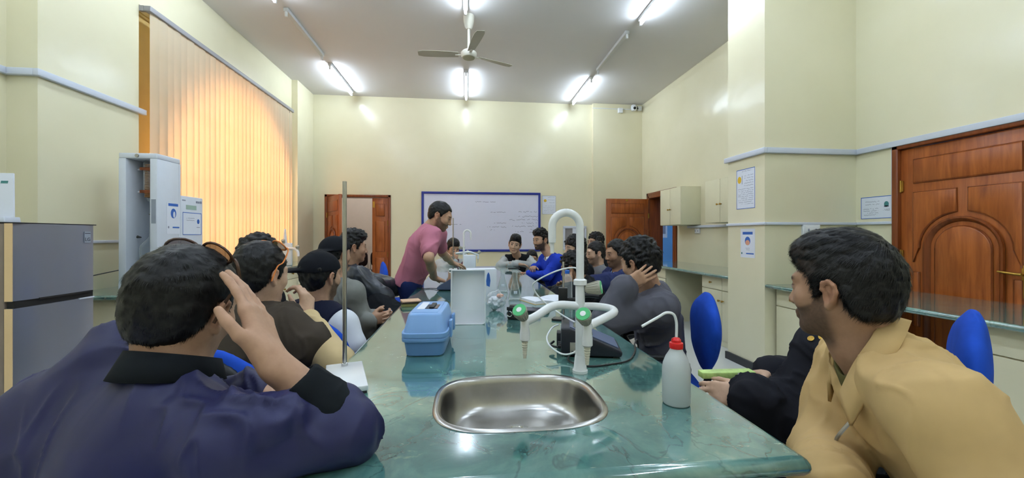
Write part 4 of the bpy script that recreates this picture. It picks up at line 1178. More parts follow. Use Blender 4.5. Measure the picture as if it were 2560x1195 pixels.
m = MB(); scribble(m, -0.1, 0.08, 0.2, 0.01, -0.0046, 4); m.box(0.10, 0.135, -0.005, -0.0043, 0.19, 0.205); oo = m.build('printed_header', 'green_print', o)
cable('thin dark cable hanging on the left wall beside the fridge', [(-2.84, 3.66, 1.02), (-2.95, 3.5, 0.98), (-3.04, 3.36, 0.94), (-3.07, 3.30, 0.93), (-3.08, 3.29, 0.60)], 0.004, 'black_plastic')

# ------------------------------------------------------------------ chairs
def office_chair(label, loc, rotz, group='blue office chairs'):
    """faces local +y"""
    t = thing('office_chair', label, 'chair', loc, rotz, group)
    lo = []
    for f, z in ((0.75, 0.445), (0.95, 0.452), (1.0, 0.475), (0.97, 0.50), (0.80, 0.512)):
        lo.append(squircle(0, 0.0, 0.235 * f, 0.225 * f, z, 3.4, 36))
    MB().loft(lo).build('seat', 'chair_blue', t, smooth=True)
    MB().loft([squircle(0, 0, 0.22, 0.21, 0.435, 3.4, 36), squircle(0, 0, 0.232, 0.222, 0.45, 3.4, 36)]).build('seat_shell', 'black_plastic', t, smooth=True)
    # backrest: padded egg-shaped shield
    S = Sdf(); fl = (A3((0, 1, 0)), 0.21)
    S.cone((0, -0.262, 0.69), (0, -0.272, 0.79), 0.135, 0.195, 0.06, fl); S.cone((0, -0.272, 0.79), (0, -0.288, 0.86), 0.195, 0.135, 0.06, fl)
    for q in (-1, 1): S.cone((q * 0.10, -0.255, 0.72), (q * 0.12, -0.262, 0.82), 0.07, 0.09, 0.06, (A3((0, 1, 0)), 0.38))
    V, F = S.mesh(0.011, 2)
    np_object('backrest', V, F, 'chair_blue', t)
    m = MB(); m.tube(smooth_path([(0, -0.05, 0.43), (0, -0.22, 0.43), (0, -0.285, 0.50), (0, -0.285, 0.72)], 5), 0.022, 10, flat=0.6); m.build('back_stem', 'black_plastic', t, smooth=True)
    for s in (-1, 1):
        m = MB(); m.tube(smooth_path([(s * 0.20, 0.02, 0.44), (s * 0.275, 0.02, 0.46), (s * 0.285, -0.06, 0.58), (s * 0.285, -0.10, 0.665), (s * 0.28, 0.0, 0.69), (s * 0.275, 0.14, 0.675), (s * 0.28, 0.10, 0.58), (s * 0.275, 0.04, 0.47)], 5), 0.017, 8); m.build('armrest', 'black_plastic', t, smooth=True)
    m = MB(); m.cyl((0, 0, 0.10), (0, 0, 0.44), 0.026, seg=14); m.build('gas_column', 'black_plastic', t, smooth=True)
    for k in range(5):
        a = R(72 * k + 18); c, s = math.cos(a), math.sin(a)
        m = MB(); m.tube([(0, 0, 0.11), (0.15 * c, 0.15 * s, 0.095), (0.28 * c, 0.28 * s, 0.07)], [0.03, 0.022, 0.016], 8); lg = m.build('base_leg', 'black_plastic', t, smooth=True)
        m = MB(); m.cyl((0.28 * c - 0.022 * s, 0.28 * s + 0.022 * c, 0.026), (0.28 * c + 0.022 * s, 0.28 * s - 0.022 * c, 0.026), 0.026, seg=12); m.build('caster', 'black_plastic', lg, smooth=True)
    return t
ch0 = None
def chair(label, x, y, facing, group='blue office chairs'):
    """facing: compass angle, 0 = +y, 90 = +x"""
    global ch0
    if ch0 is None:
        ch0 = office_chair(label, (x, y, 0), -R(facing)); return ch0
    c = copy_tree(ch0); c.location = (x, y, 0); c.rotation_euler = (0, 0, -R(facing)); c['label'] = label
    return c
def visitor_chair(label, x, y, facing):
    t = thing('visitor_chair', label, 'chair', (x, y, 0), -R(facing), 'dark chairs in the neighbouring rooms')
    MB().loft([squircle(0, 0, 0.22, 0.21, 0.43, 4, 28), squircle(0, 0, 0.24, 0.23, 0.45, 4, 28), squircle(0, 0, 0.23, 0.22, 0.49, 4, 28)]).build('seat', 'chair_brown', t, smooth=True)
    m = MB(); m.M = Matrix.Translation((0, -0.25, 0.74)) @ Matrix.Rotation(PI / 2, 4, 'X')
    m.loft([squircle(0, 0, 0.19, 0.16, -0.02, 3.5, 28), squircle(0, 0, 0.22, 0.19, 0.0, 3.5, 28), squircle(0, 0, 0.20, 0.17, 0.025, 3.5, 28)]); m.build('backrest', 'chair_brown', t, smooth=True)
    for s in (-1, 1):
        m = MB(); m.tube([(s * 0.23, -0.25, 0.0), (s * 0.23, -0.24, 0.45), (s * 0.20, -0.27, 0.75)], 0.012, 8); m.build('leg', 'chrome', t, smooth=True)
        m = MB(); m.tube([(s * 0.23, 0.22, 0.0), (s * 0.23, 0.2, 0.44)], 0.012, 8); m.build('leg', 'chrome', t, smooth=True)
    return t
visitor_chair('dark chair in the corridor, left of the two seen through the double door', -2.60, 9.72, 180)
visitor_chair('dark chair in the corridor, right of the two seen through the double door', -2.10, 9.72, 180)
visitor_chair('dark chair in the blue office beyond the far doorway', 4.85, 8.75, 230)
sheet('small poster on the blue office wall beyond the far doorway', 'poster', (5.45, 11.0, 1.55), 0, 0.6, 0.62, None, [('bar', -0.25, 0.25, -0.2, 0.25, 'ink_grey'), ('bar', -0.2, 0.0, -0.1, 0.2, 'ink_blue')])
# ------------------------------------------------------------------ implicit-surface modelling for people
def A3(p): return np.array(p, dtype=np.float64)
def nrm(v):
    v = A3(v); l = np.linalg.norm(v)
    return v / l if l > 1e-9 else v
class Sdf:
    """blend of tapered capsules and ellipsoids, meshed with surface nets"""
    def __init__(self):
        self.ops = []
    def cone(self, a, b, r1, r2=None, k=0.02, flat=None, mode='add'):
        a = A3(a); b = A3(b); r2 = r1 if r2 is None else r2
        rm = max(r1, r2)
        lo = np.minimum(a, b) - rm; hi = np.maximum(a, b) + rm
        def f(x, y, z):
            px, py, pz = x - a[0], y - a[1], z - a[2]
            ba = b - a
            sc = 1.0
            if flat is not None:
                n, fl = flat
                q = (px * n[0] + py * n[1] + pz * n[2]) * (1 / fl - 1)
                px, py, pz = px + q * n[0], py + q * n[1], pz + q * n[2]
                ba = ba + n * np.dot(ba, n) * (1 / fl - 1)
                sc = 0.5 * (1 + fl)
            l2 = max(1e-9, float(np.dot(ba, ba)))
            t = np.clip((px * ba[0] + py * ba[1] + pz * ba[2]) / l2, 0, 1)
            dx, dy, dz = px - ba[0] * t, py - ba[1] * t, pz - ba[2] * t
            return (np.sqrt(dx * dx + dy * dy + dz * dz) - (r1 + (r2 - r1) * t)) * sc
        self.ops.append((mode, f, lo, hi, k)); return self
    def ell(self, c, r, M=None, k=0.02, mode='add'):
        c = A3(c); r = A3(r); M = np.eye(3) if M is None else M      # columns: local axes
        ext = np.abs(M) @ r
        def f(x, y, z):
            px, py, pz = x - c[0], y - c[1], z - c[2]
            q = [px * M[0, i] + py * M[1, i] + pz * M[2, i] for i in range(3)]
            k0 = np.sqrt((q[0] / r[0]) ** 2 + (q[1] / r[1]) ** 2 + (q[2] / r[2]) ** 2)
            k1 = np.sqrt((q[0] / r[0] ** 2) ** 2 + (q[1] / r[1] ** 2) ** 2 + (q[2] / r[2] ** 2) ** 2)
            return k0 * (k0 - 1) / np.maximum(k1, 1e-6)
        self.ops.append((mode, f, c - ext, c + ext, k)); return self
    def chain(self, pts, rs, k=0.02, flat=None, mode='add'):
        for i in range(len(pts) - 1):
            self.cone(pts[i], pts[i + 1], rs[i], rs[i + 1], k, flat, mode)
        return self
    def cut(self, p, n, k=0.004):
        """remove everything on the side n points to"""
        p = A3(p); n = nrm(n)
        self.ops.append(('int', lambda x, y, z: (x - p[0]) * n[0] + (y - p[1]) * n[1] + (z - p[2]) * n[2], None, None, k)); return self
    def region(self, f, k=0.004):
        self.ops.append(('int', f, None, None, k)); return self
    def mesh(self, h, smooth=1):
        adds = [o for o in self.ops if o[0] == 'add']
        lo = np.min([o[2] for o in adds], 0) - 3 * h; hi = np.max([o[3] for o in adds], 0) + 3 * h
        n = np.ceil((hi - lo) / h).astype(int) + 1
        ax = [(lo[i] + h * np.arange(n[i])).astype(np.float32) for i in range(3)]
        d = np.full(tuple(n), 1.0, dtype=np.float32)
        for mode, f, a, b, k in self.ops:
            if a is None:
                s0 = np.zeros(3, int); s1 = n
            else:
                pad = k + 3 * h
                s0 = np.clip(np.floor((a - pad - lo) / h).astype(int), 0, n); s1 = np.clip(np.ceil((b + pad - lo) / h).astype(int) + 1, 0, n)
                if np.any(s1 <= s0): continue
            sl = tuple(slice(s0[i], s1[i]) for i in range(3))
            v = f(ax[0][sl[0], None, None], ax[1][None, sl[1], None], ax[2][None, None, sl[2]])
            cur = d[sl]
            if mode == 'add':
                hh = np.maximum(k - np.abs(cur - v), 0) / k
                d[sl] = np.minimum(cur, v) - hh * hh * k * 0.25
            else:
                if mode == 'sub': v = -v
                hh = np.maximum(k - np.abs(cur - v), 0) / k
                d[sl] = np.maximum(cur, v) + hh * hh * k * 0.25
        # surface nets
        ins = d < 0
        c = np.zeros(tuple(n - 1), dtype=np.uint8)
        offs = [(i, j, l) for i in (0, 1) for j in (0, 1) for l in (0, 1)]
        for o in offs:
            c += ins[o[0]:n[0] - 1 + o[0], o[1]:n[1] - 1 + o[1], o[2]:n[2] - 1 + o[2]]
        idx = np.argwhere((c > 0) & (c < 8))
        if len(idx) == 0: return np.zeros((0, 3)), np.zeros((0, 4), int)
        acc = np.zeros((len(idx), 3)); cnt = np.zeros(len(idx))
        val = {o: d[idx[:, 0] + o[0], idx[:, 1] + o[1], idx[:, 2] + o[2]] for o in offs}
        for o in offs:
            for axn in range(3):
                if o[axn] == 0:
                    e = list(o); e[axn] = 1; e = tuple(e)
                    va, vb = val[o], val[e]
                    m = (va < 0) != (vb < 0)
                    t = va[m] / (va[m] - vb[m])
                    p = np.tile(A3(o), (m.sum(), 1)); p[:, axn] += t
                    acc[m] += p; cnt[m] += 1
        V = lo + (idx + acc / cnt[:, None]) * h
        cid = np.full(tuple(n - 1), -1, dtype=np.int32)
        cid[idx[:, 0], idx[:, 1], idx[:, 2]] = np.arange(len(idx))
        F = []
        for axn in range(3):
            b, c2 = (axn + 1) % 3, (axn + 2) % 3
            s0 = [slice(None)] * 3; s1 = [slice(None)] * 3
            s0[axn] = slice(0, n[axn] - 1); s1[axn] = slice(1, n[axn])
            i0 = ins[tuple(s0)]; i1 = ins[tuple(s1)]
            e = np.argwhere(i0 != i1)
            ok = (e[:, b] > 0) & (e[:, c2] > 0) & (e[:, b] < n[b] - 1) & (e[:, c2] < n[c2] - 1)
            e = e[ok]
            if len(e) == 0: continue
            sgn = i0[e[:, 0], e[:, 1], e[:, 2]]
            def g(db, dc):
                q = e.copy(); q[:, b] -= db; q[:, c2] -= dc
                return cid[q[:, 0], q[:, 1], q[:, 2]]
            quad = np.stack([g(1, 1), g(0, 1), g(0, 0), g(1, 0)], 1)
            quad[~sgn] = quad[~sgn][:, ::-1]
            F.append(quad)
        F = np.concatenate(F)
        F = F[(F >= 0).all(1)]
        for _ in range(smooth):
            S = np.zeros_like(V); N = np.zeros(len(V))
            for i in range(4):
                a_, b_ = F[:, i], F[:, (i + 1) % 4]
                for q in range(3):
                    S[:, q] += np.bincount(a_, V[b_, q], len(V)) + np.bincount(b_, V[a_, q], len(V))
                N += np.bincount(a_, minlength=len(V)) + np.bincount(b_, minlength=len(V))
            V = 0.5 * V + 0.5 * S / np.maximum(N, 1)[:, None]
        return V, F
def vnormals(V, F):
    n = np.cross(V[F[:, 2]] - V[F[:, 0]], V[F[:, 3]] - V[F[:, 1]])
    N = np.zeros_like(V)
    for i in range(4):
        for q in range(3):
            N[:, q] += np.bincount(F[:, i], n[:, q], len(V))
    return N / np.maximum(np.linalg.norm(N, axis=1), 1e-12)[:, None]
def vnoise(P, scale, seed=0):
    """smooth value noise in -1..1"""
    Q = P * scale + seed * 17.31
    I = np.floor(Q).astype(np.int64); f = Q - I; f = f * f * (3 - 2 * f)
    def hsh(i, j, k):
        x = (i * 73856093) ^ (j * 19349663) ^ (k * 83492791) ^ (seed * 2654435)
        x = (x ^ (x >> 13)) * 1274126177
        return ((x ^ (x >> 16)) & 0xffff) / 32767.5 - 1
    out = 0
    for a in (0, 1):
        for b in (0, 1):
            for c in (0, 1):
                w_ = (f[:, 0] if a else 1 - f[:, 0]) * (f[:, 1] if b else 1 - f[:, 1]) * (f[:, 2] if c else 1 - f[:, 2])
                out = out + w_ * hsh(I[:, 0] + a, I[:, 1] + b, I[:, 2] + c)
    return out
def np_object(name, V, F, material, parent=None, col=None):
    me = bpy.data.meshes.new(name)
    me.vertices.add(len(V)); me.vertices.foreach_set('co', np.ascontiguousarray(V, dtype=np.float32).ravel())
    k = F.shape[1]
    me.loops.add(F.size); me.loops.foreach_set('vertex_index', np.ascontiguousarray(F, dtype=np.int32).ravel())
    me.polygons.add(len(F)); me.polygons.foreach_set('loop_start', np.arange(0, F.size, k, dtype=np.int32))
    me.polygons.foreach_set('use_smooth', np.ones(len(F), dtype=bool))
    if col is not None:
        at = me.color_attributes.new('Col', 'FLOAT_COLOR', 'POINT')
        c4 = np.ones((len(V), 4), dtype=np.float32); c4[:, :3] = col
        at.data.foreach_set('color', c4.ravel())
    me.update(calc_edges=True); me.validate()
    me.materials.append(MATS[material] if isinstance(material, str) else material)
    return link(name, me, parent)
def frame(yaw, pitch=0, roll=0):
    """columns: right, forward, up ; yaw 0 looks along +y, 90 along +x"""
    y, p, r = R(yaw), R(pitch), R(roll)
    f = A3((math.sin(y) * math.cos(p), math.cos(y) * math.cos(p), -math.sin(p)))
    rt = A3((math.cos(y), -math.sin(y), 0)); up = np.cross(rt, f)
    rt2 = rt * math.cos(r) - up * math.sin(r); up2 = up * math.cos(r) + rt * math.sin(r)
    return np.stack([rt2, f, up2], 1)

# ---- head
def head_prims(S, c, M, s=1.0, neck=None, ears=True, detail=True):
    T = lambda *p: c + M @ (A3(p) * s)
    E = lambda p, r, k=0.02, mode='add': S.ell(T(*p), A3(r) * s, M, k * s, mode)
    C = lambda a, b, r1, r2, k=0.02, mode='add': S.cone(T(*a), T(*b), r1 * s, r2 * s, k * s, None, mode)
    E((0, -0.014, 0.030), (0.075, 0.096, 0.082))
    E((0, 0.030, -0.030), (0.060, 0.062, 0.078), 0.03)
    C((-0.052, -0.005, -0.045), (-0.018, 0.062, -0.094), 0.018, 0.016, 0.03)
    C((0.052, -0.005, -0.045), (0.018, 0.062, -0.094), 0.018, 0.016, 0.03)
    E((0, 0.070, -0.096), (0.022, 0.018, 0.017), 0.02)
    if detail:
        C((-0.036, 0.076, 0.024), (0.036, 0.076, 0.024), 0.012, 0.012, 0.02)
        E((-0.040, 0.060, -0.025), (0.022, 0.020, 0.022), 0.025); E((0.040, 0.060, -0.025), (0.022, 0.020, 0.022), 0.025)
        for q in (-1, 1):
            E((q * 0.031, 0.099, 0.004), (0.017, 0.014, 0.011), 0.012, 'sub')
            E((q * 0.031, 0.0795, 0.004), (0.0135, 0.0125, 0.0115), 0.005)
        C((0, 0.088, 0.012), (0, 0.104, -0.028), 0.0085, 0.0105, 0.012)
        E((0, 0.103, -0.033), (0.012, 0.013, 0.010), 0.008)
        for q in (-1, 1): E((q * 0.0135, 0.096, -0.037), (0.008, 0.010, 0.007), 0.006)
        C((-0.019, 0.088, -0.061), (0.019, 0.088, -0.061), 0.006, 0.006, 0.006); C((0, 0.095, -0.060), (0, 0.0955, -0.060), 0.006, 0.006, 0.006)
        C((-0.016, 0.087, -0.072), (0.016, 0.087, -0.072), 0.0065, 0.0065, 0.006); C((0, 0.093, -0.072), (0, 0.0935, -0.072), 0.006, 0.006, 0.006)
        C((-0.024, 0.099, -0.066), (0.024, 0.099, -0.066), 0.0018, 0.0018, 0.004, 'sub')
    if ears:
        for q in (-1, 1):
            E((q * 0.0765, -0.010, -0.012), (0.0075, 0.015, 0.026), 0.006)
            hx = [(0.080, 0.004, 0.012), (0.085, -0.001, 0.028), (0.088, -0.014, 0.033), (0.090, -0.025, 0.024), (0.089, -0.028, 0.008), (0.085, -0.021, -0.010), (0.081, -0.009, -0.024)]
            for a_, b_ in zip(hx[:-1], hx[1:]):
                C((q * a_[0], a_[1], a_[2] - 0.010), (q * b_[0], b_[1], b_[2] - 0.010), 0.0048, 0.0046, 0.004)
            E((q * 0.080, -0.006, -0.035), (0.0055, 0.008, 0.009), 0.005)
            E((q * 0.083, -0.017, 0.002), (0.0035, 0.011, 0.020), 0.004)
            E((q * 0.088, -0.005, -0.012), (0.008, 0.0085, 0.014), 0.003, 'sub')
    if neck is not None:
        S.cone(T(0, -0.028, -0.050), neck, 0.052 * s, 0.056 * s, 0.035 * s)
        S.cone(T(0, 0.0, -0.075), A3(neck) + M[:, 1] * 0.01, 0.044 * s, 0.05 * s, 0.03 * s)
def head_color(V, c, M, s, skin, beard=0.0, brows=1.0, beard_col=(0.012, 0.010, 0.009), stub=0.0, full=True):
    L = (V - c) @ M / s
    x, y, z = np.abs(L[:, 0]), L[:, 1], L[:, 2]
    col = np.tile(A3(skin), (len(V), 1))
    near = (np.linalg.norm(L - A3((0, 0, -0.01)), axis=1) < 0.16)
    def st(a, b, v): 
        t = np.clip((v - a) / (b - a), 0, 1); return t * t * (3 - 2 * t)
    def mix(mask, c2):
        nonlocal col
        mask = (mask * near)[:, None]; col = col * (1 - mask) + A3(c2) * mask
    # lips, ears slightly redder
    lips = st(0.010, 0.0, np.abs(z + 0.066) ) * st(0.080, 0.088, y) * st(0.026, 0.018, x)
    mix(0.55 * lips, A3(skin) * A3((0.9, 0.62, 0.62)))
    mix(0.35 * st(0.072, 0.078, x) * st(0.035, 0.02, np.abs(z)) * st(0.02, 0.0, y), A3(skin) * A3((1.1, 0.75, 0.7)))
    if beard or stub:
        line = np.interp(y, [-0.02, 0.0, 0.015, 0.035, 0.06, 0.085, 0.12], [-0.06, -0.03, 0.005, -0.035, -0.045, -0.048, -0.046])
        b = st(0.006, -0.004, z - line) * st(-0.012, 0.012, y) * st(-0.150, -0.118, z)
        if not full: b = b * np.maximum(st(0.05, 0.035, x), 0.35)
        b = b * (1 - 0.85 * lips) * (1 - st(0.022, 0.010, x) * st(-0.0795, -0.0765, z) * st(-0.060, -0.066, z) * 0)
        mu = st(0.034, 0.026, x) * st(0.0085, 0.004, np.abs(z + 0.049)) * st(0.07, 0.085, y)
        b = np.maximum(b, mu)
        jit = 0.88 + 0.12 * vnoise(L, 240.0, 5)
        mix(np.clip(b * (beard if beard else stub) * jit, 0, 1), beard_col)
    if brows:
        bz = 0.026 - 0.10 * np.maximum(x - 0.036, 0)
        br = st(0.006, 0.003, np.abs(z - bz)) * st(0.010, 0.015, x) * st(0.052, 0.046, x) * st(0.055, 0.065, y)
        mix(0.9 * br, (0.012, 0.010, 0.009))
        ey = st(1.0, 0.75, np.sqrt(((x - 0.031) / 0.0145) ** 2 + ((z - 0.003) / 0.0062) ** 2)) * st(0.07, 0.078, y)
        mix(0.8 * ey, (0.36, 0.32, 0.30))
        ir = st(1.0, 0.7, np.sqrt(((x - 0.031) / 0.007) ** 2 + ((z - 0.003) / 0.0065) ** 2)) * st(0.07, 0.078, y)
        mix(ir, (0.012, 0.008, 0.006))
        lid = st(0.0022, 0.0008, np.abs(z - 0.0095 + 12 * (x - 0.031) ** 2)) * st(0.016, 0.013, np.abs(x - 0.031)) * st(0.06, 0.07, y)
        mix(0.8 * lid, (0.02, 0.014, 0.012))
    return col
def hair_mesh(c, M, s, h, top=0.022, side=0.010, front=0.060, nape=-0.072, quiff=0.0, burn=-0.015, curl=0.0, seed=1, recede=0.0, back=0.0, noise=0.0035):
    S = Sdf()
    T = lambda *p: c + M @ (A3(p) * s)
    S.ell(T(0, -0.016, 0.030), A3((0.075 + side, 0.096 + side + back, 0.082 + top)) * s, M, 0.02 * s)
    S.ell(T(0, -0.042, -0.025), A3((0.058 + side, 0.050 + side + back, 0.060)) * s, M, 0.03 * s)
    if quiff:
        S.ell(T(0, 0.045, 0.082 + quiff * 0.5), A3((0.060, 0.052, 0.030 + quiff * 0.5)) * s, M, 0.03 * s)
        S.ell(T(0, 0.0, 0.095 + quiff * 0.4), A3((0.062, 0.062, 0.030 + quiff * 0.4)) * s, M, 0.03 * s)
    def reg(x, y, z):
        px, py, pz = x - c[0], y - c[1], z - c[2]
        lx = (px * M[0, 0] + py * M[1, 0] + pz * M[2, 0]) / s
        ly = (px * M[0, 1] + py * M[1, 1] + pz * M[2, 1]) / s
        lz = (px * M[0, 2] + py * M[1, 2] + pz * M[2, 2]) / s
        line = np.interp(ly, [-0.14, -0.06, -0.045, -0.036, -0.026, 0.000, 0.006, 0.012, 0.026, 0.031, 0.045, 0.060, 0.075, 0.14],
                         [nape, nape, nape + 0.02, -0.03, 0.014, 0.022, 0.004, burn, burn + 0.004, 0.022, 0.036, front - 0.012, front, front]).astype(np.float32)
        if recede:
            line = line + recede * np.clip((np.abs(lx) - 0.012) / 0.03, 0, 1) * np.clip((ly - 0.03) / 0.04, 0, 1) * np.clip((0.06 - np.abs(lx)) / 0.02, 0, 1)
        return (line - lz) * 0.75 * s
    S.region(reg, 0.010 * s)
    V, F = S.mesh(h, 1)
    N = vnormals(V, F)
    L = (V - c) @ M / s
    d = noise * (vnoise(L * A3((1.0, 0.55, 1.0)), 75.0, seed) + 0.6 * vnoise(L, 150.0, seed + 1))
    if curl:
        d = d + curl * (np.abs(vnoise(L, 42.0, seed + 2)) * 2 - 0.6) * np.clip((L[:, 2] + 0.03) / 0.06, 0.25, 1)
    return V + N * d[:, None] * s, F
def strands(V, F, c, M, s, n, length, width, seed, lift=0.35, flow=(0, 0.6, -0.5), curl=0.0):
    """thin tapered blades lying on the hair surface"""
    g = np.random.default_rng(seed)
    N = vnormals(V, F)
    fi = g.integers(0, len(F), n)
    w_ = g.dirichlet((1, 1, 1, 1), n)
    P = np.einsum('ni,nij->nj', w_, V[F[fi]]); Nn = nrm_rows(np.einsum('ni,nij->nj', w_, N[F[fi]]))
    L = (P - c) @ M / s
    # combed from a whorl near the crown, forwards on top, down at the sides and back
    wh = A3((0.012, -0.055, 0.10))
    D = L - wh
    D = D + A3(flow) * 0.05
    D = D @ M.T
    D = D - Nn * np.sum(D * Nn, 1)[:, None]
    D = nrm_rows(nrm_rows(D) + 0.22 * nrm_rows(g.normal(size=D.shape)) * (1 + 3 * curl))
    D = D - Nn * np.sum(D * Nn, 1)[:, None]
    W = nrm_rows(np.cross(Nn, D))
    ln = length * s * g.uniform(0.6, 1.25, n)[:, None]
    lf = lift * g.uniform(0.4, 1.5, n)[:, None]
    p0 = P - Nn * 0.0015 * s
    p1 = P + D * ln * 0.5 + Nn * ln * lf * 0.45
    p2 = P + D * ln * (1.0 - 0.2 * lf) + Nn * ln * (lf * 0.45 - 0.12) + W * ln * curl * g.normal(size=(n, 1))
    hw = width * s * 0.5
    vs = np.stack([p0 - W * hw, p0 + W * hw, p1 - W * hw * 0.8, p1 + W * hw * 0.8, p2 - W * hw * 0.12, p2 + W * hw * 0.12], 1).reshape(-1, 3)
    b = np.arange(n)[:, None] * 6
    fs = np.concatenate([b + A3((0, 1, 3, 2)).astype(int), b + A3((2, 3, 5, 4)).astype(int)])
    return vs, fs
def nrm_rows(a): return a / np.maximum(np.linalg.norm(a, axis=1), 1e-9)[:, None]
# ---- hands
def hand_prims(S, wrist, f, n, side, curl=0.35, spread=0.06, s=1.0, thumb=(0.75, 0.25), curls=None, fist=False):
    """f: finger direction, n: out of the palm, side +1 right hand / -1 left"""
    f = nrm(f); n = nrm(A3(n) - f * np.dot(n, f)); t = np.cross(f, n) * side      # t: thumb side
    wrist = A3(wrist)
    P = lambda a, b, c: wrist + (f * a + t * b + n * c) * s
    kn = [(0.092, 0.030), (0.096, 0.010), (0.090, -0.011), (0.080, -0.030)]
    ln = [(0.044, 0.027, 0.021), (0.048, 0.031, 0.022), (0.044, 0.028, 0.021), (0.034, 0.021, 0.018)]
    rd = [0.0090, 0.0094, 0.0088, 0.0078]
    S.cone(P(-0.02, 0, 0), P(0.012, 0, 0.0), 0.026 * s, 0.024 * s, 0.02 * s, (n, 0.72))
    for i, (a, b) in enumerate(kn):
        S.cone(P(0.008, b * 0.55, 0.0), P(a, b, 0), 0.0155 * s, 0.0118 * s, 0.014 * s)
    S.ell(P(0.045, 0.0, 0.005), A3((0.030, 0.034, 0.0125)) * s, np.stack([t, f, n], 1), 0.015 * s)
    for i, (a, b) in enumerate(kn):
        cu = (curls[i] if curls is not None else curl) 
        sp = spread * (1.5 - i) 
        d0 = nrm(f + t * sp)
        ang = 0.0
        p = P(a, b, 0.0)
        for j in range(3):
            ang += cu * (0.75, 1.1, 0.75)[j]
            d = d0 * math.cos(ang) + n * math.sin(ang)
            q = p + d * ln[i][j] * s
            r0 = rd[i] * (1.0, 0.93, 0.86)[j] * s; r1 = rd[i] * (0.93, 0.86, 0.72)[j] * s
            S.cone(p, q, r0, r1, 0.0035 * s if j else 0.010 * s)
            p = q
    out, dn = thumb
    d1 = nrm(f * 0.62 + t * out + n * dn); d2 = nrm(f * 0.88 + t * out * 0.55 + n * dn * 1.1); d3 = nrm(f * 0.97 + t * out * 0.30 + n * dn * 1.2)
    p0 = P(0.018, 0.018, 0.004); p1 = p0 + d1 * 0.042 * s; p2 = p1 + d2 * 0.033 * s; p3 = p2 + d3 * 0.025 * s
    S.cone(p0, p1, 0.0165 * s, 0.0118 * s, 0.014 * s); S.cone(p1, p2, 0.0112 * s, 0.0100 * s, 0.004 * s); S.cone(p2, p3, 0.0100 * s, 0.0075 * s, 0.004 * s)
# ---- torso, sleeves, trousers
def torso_prims(S, J, g=0.0, top=1.0, k=0.05):
    up = nrm(J['N'] - J['P']); rt = nrm(J['sR'] - J['sL']); fw = nrm(np.cross(up, rt)); b = J.get('build', 1.0)
    P, N = J['P'], J['N']; L = np.linalg.norm(N - P)
    bel = P + up * L * 0.38 + fw * 0.01 + J.get('bend', 0) * (-fw); chs = N - up * L * 0.30 + J.get('bend', 0) * (-fw) * 0.7
    f1 = (fw, 0.74)
    S.cone(P, bel, (0.150 + g) * b, (0.143 + g) * b, k, f1)
    S.cone(bel, chs, (0.143 + g) * b, (0.152 + g) * b, k, f1)
    S.cone(chs, N - up * 0.075, (0.150 + g) * b, (0.085 + g) * b, k, (fw, 0.72))
    for sh in (J['sL'], J['sR']):
        S.cone(N - up * 0.035, sh, 0.052 + g, 0.060 + g, k)
        S.cone(chs, sh - up * 0.01, (0.105 + g) * b, 0.062 + g, k, (fw, 0.85))
def sleeve_prims(S, J, side, g=0.0, to=1.0, k=0.03, r=(0.058, 0.047, 0.038), puff=0.0):
    sh, el, wr = J['s' + side], J['e' + side], J['w' + side]
    b = J.get('arm', 1.0)
    if to <= 1.0:
        S.cone(sh, sh + (el - sh) * to, r[0] * b + g, (r[0] + (r[1] - r[0]) * to) * b + g, k)
        return
    S.cone(sh, el, r[0] * b + g, r[1] * b + g, k)
    t = to - 1.0
    S.cone(el, el + (wr - el) * t, r[1] * b + g, (r[1] + (r[2] - r[1]) * t) * b + g, k)
def arm_prims(S, J, side, k=0.012):
    sh, el, wr = J['s' + side], J['e' + side], J['w' + side]
    S.cone(sh, el, 0.043, 0.037, k); S.cone(el, el + (wr - el) * 0.45, 0.038, 0.037, 0.02); S.cone(el + (wr - el) * 0.45, wr, 0.037, 0.026, 0.02)
def folds(V, N, amp, seed, scale=9.0, fdir=(0.35, 0.2, 0.9)):
    """cloth creases: sharp ridges drawn out along fdir, two sizes, on a soft swell"""
    d = nrm(fdir)
    warp = np.stack([vnoise(V, 4.5, seed + 5), vnoise(V, 4.5, seed + 6), vnoise(V, 4.5, seed + 7)], 1) * 0.075
    Q = V + warp
    Q1 = Q - np.outer(Q @ d, d) * 0.72
    e = nrm(np.cross(d, (0.3, 0.9, 0.2)) + d * 0.6)
    Q2 = Q - np.outer(Q @ e, e) * 0.72
    a = vnoise(Q1, scale * 1.25, seed); b = vnoise(Q2, scale * 2.3, seed + 1)
    r1 = np.maximum(1 - np.abs(a) * 2.6, 0) ** 1.5; r2 = np.maximum(1 - np.abs(b) * 2.8, 0) ** 1.5
    m1 = np.clip(vnoise(V, 5.0, seed + 3) + 0.55, 0, 1); m2 = np.clip(vnoise(V, 6.0, seed + 4) + 0.35, 0, 1)
    return V + N * (amp * (2.1 * r1 * m1 + 1.2 * r2 * m2 + 0.6 * vnoise(V, 5.0, seed + 2) - 0.7))[:, None]
def garment(name, S, h, material, parent, amp=0.004, seed=1, scale=9.0, smooth=1, fdir=(0.35, 0.2, 0.9)):
    V, F = S.mesh(h, smooth)
    if amp:
        V = folds(V, vnormals(V, F), amp, seed, scale, fdir)
    return np_object(name, V, F, material, parent)
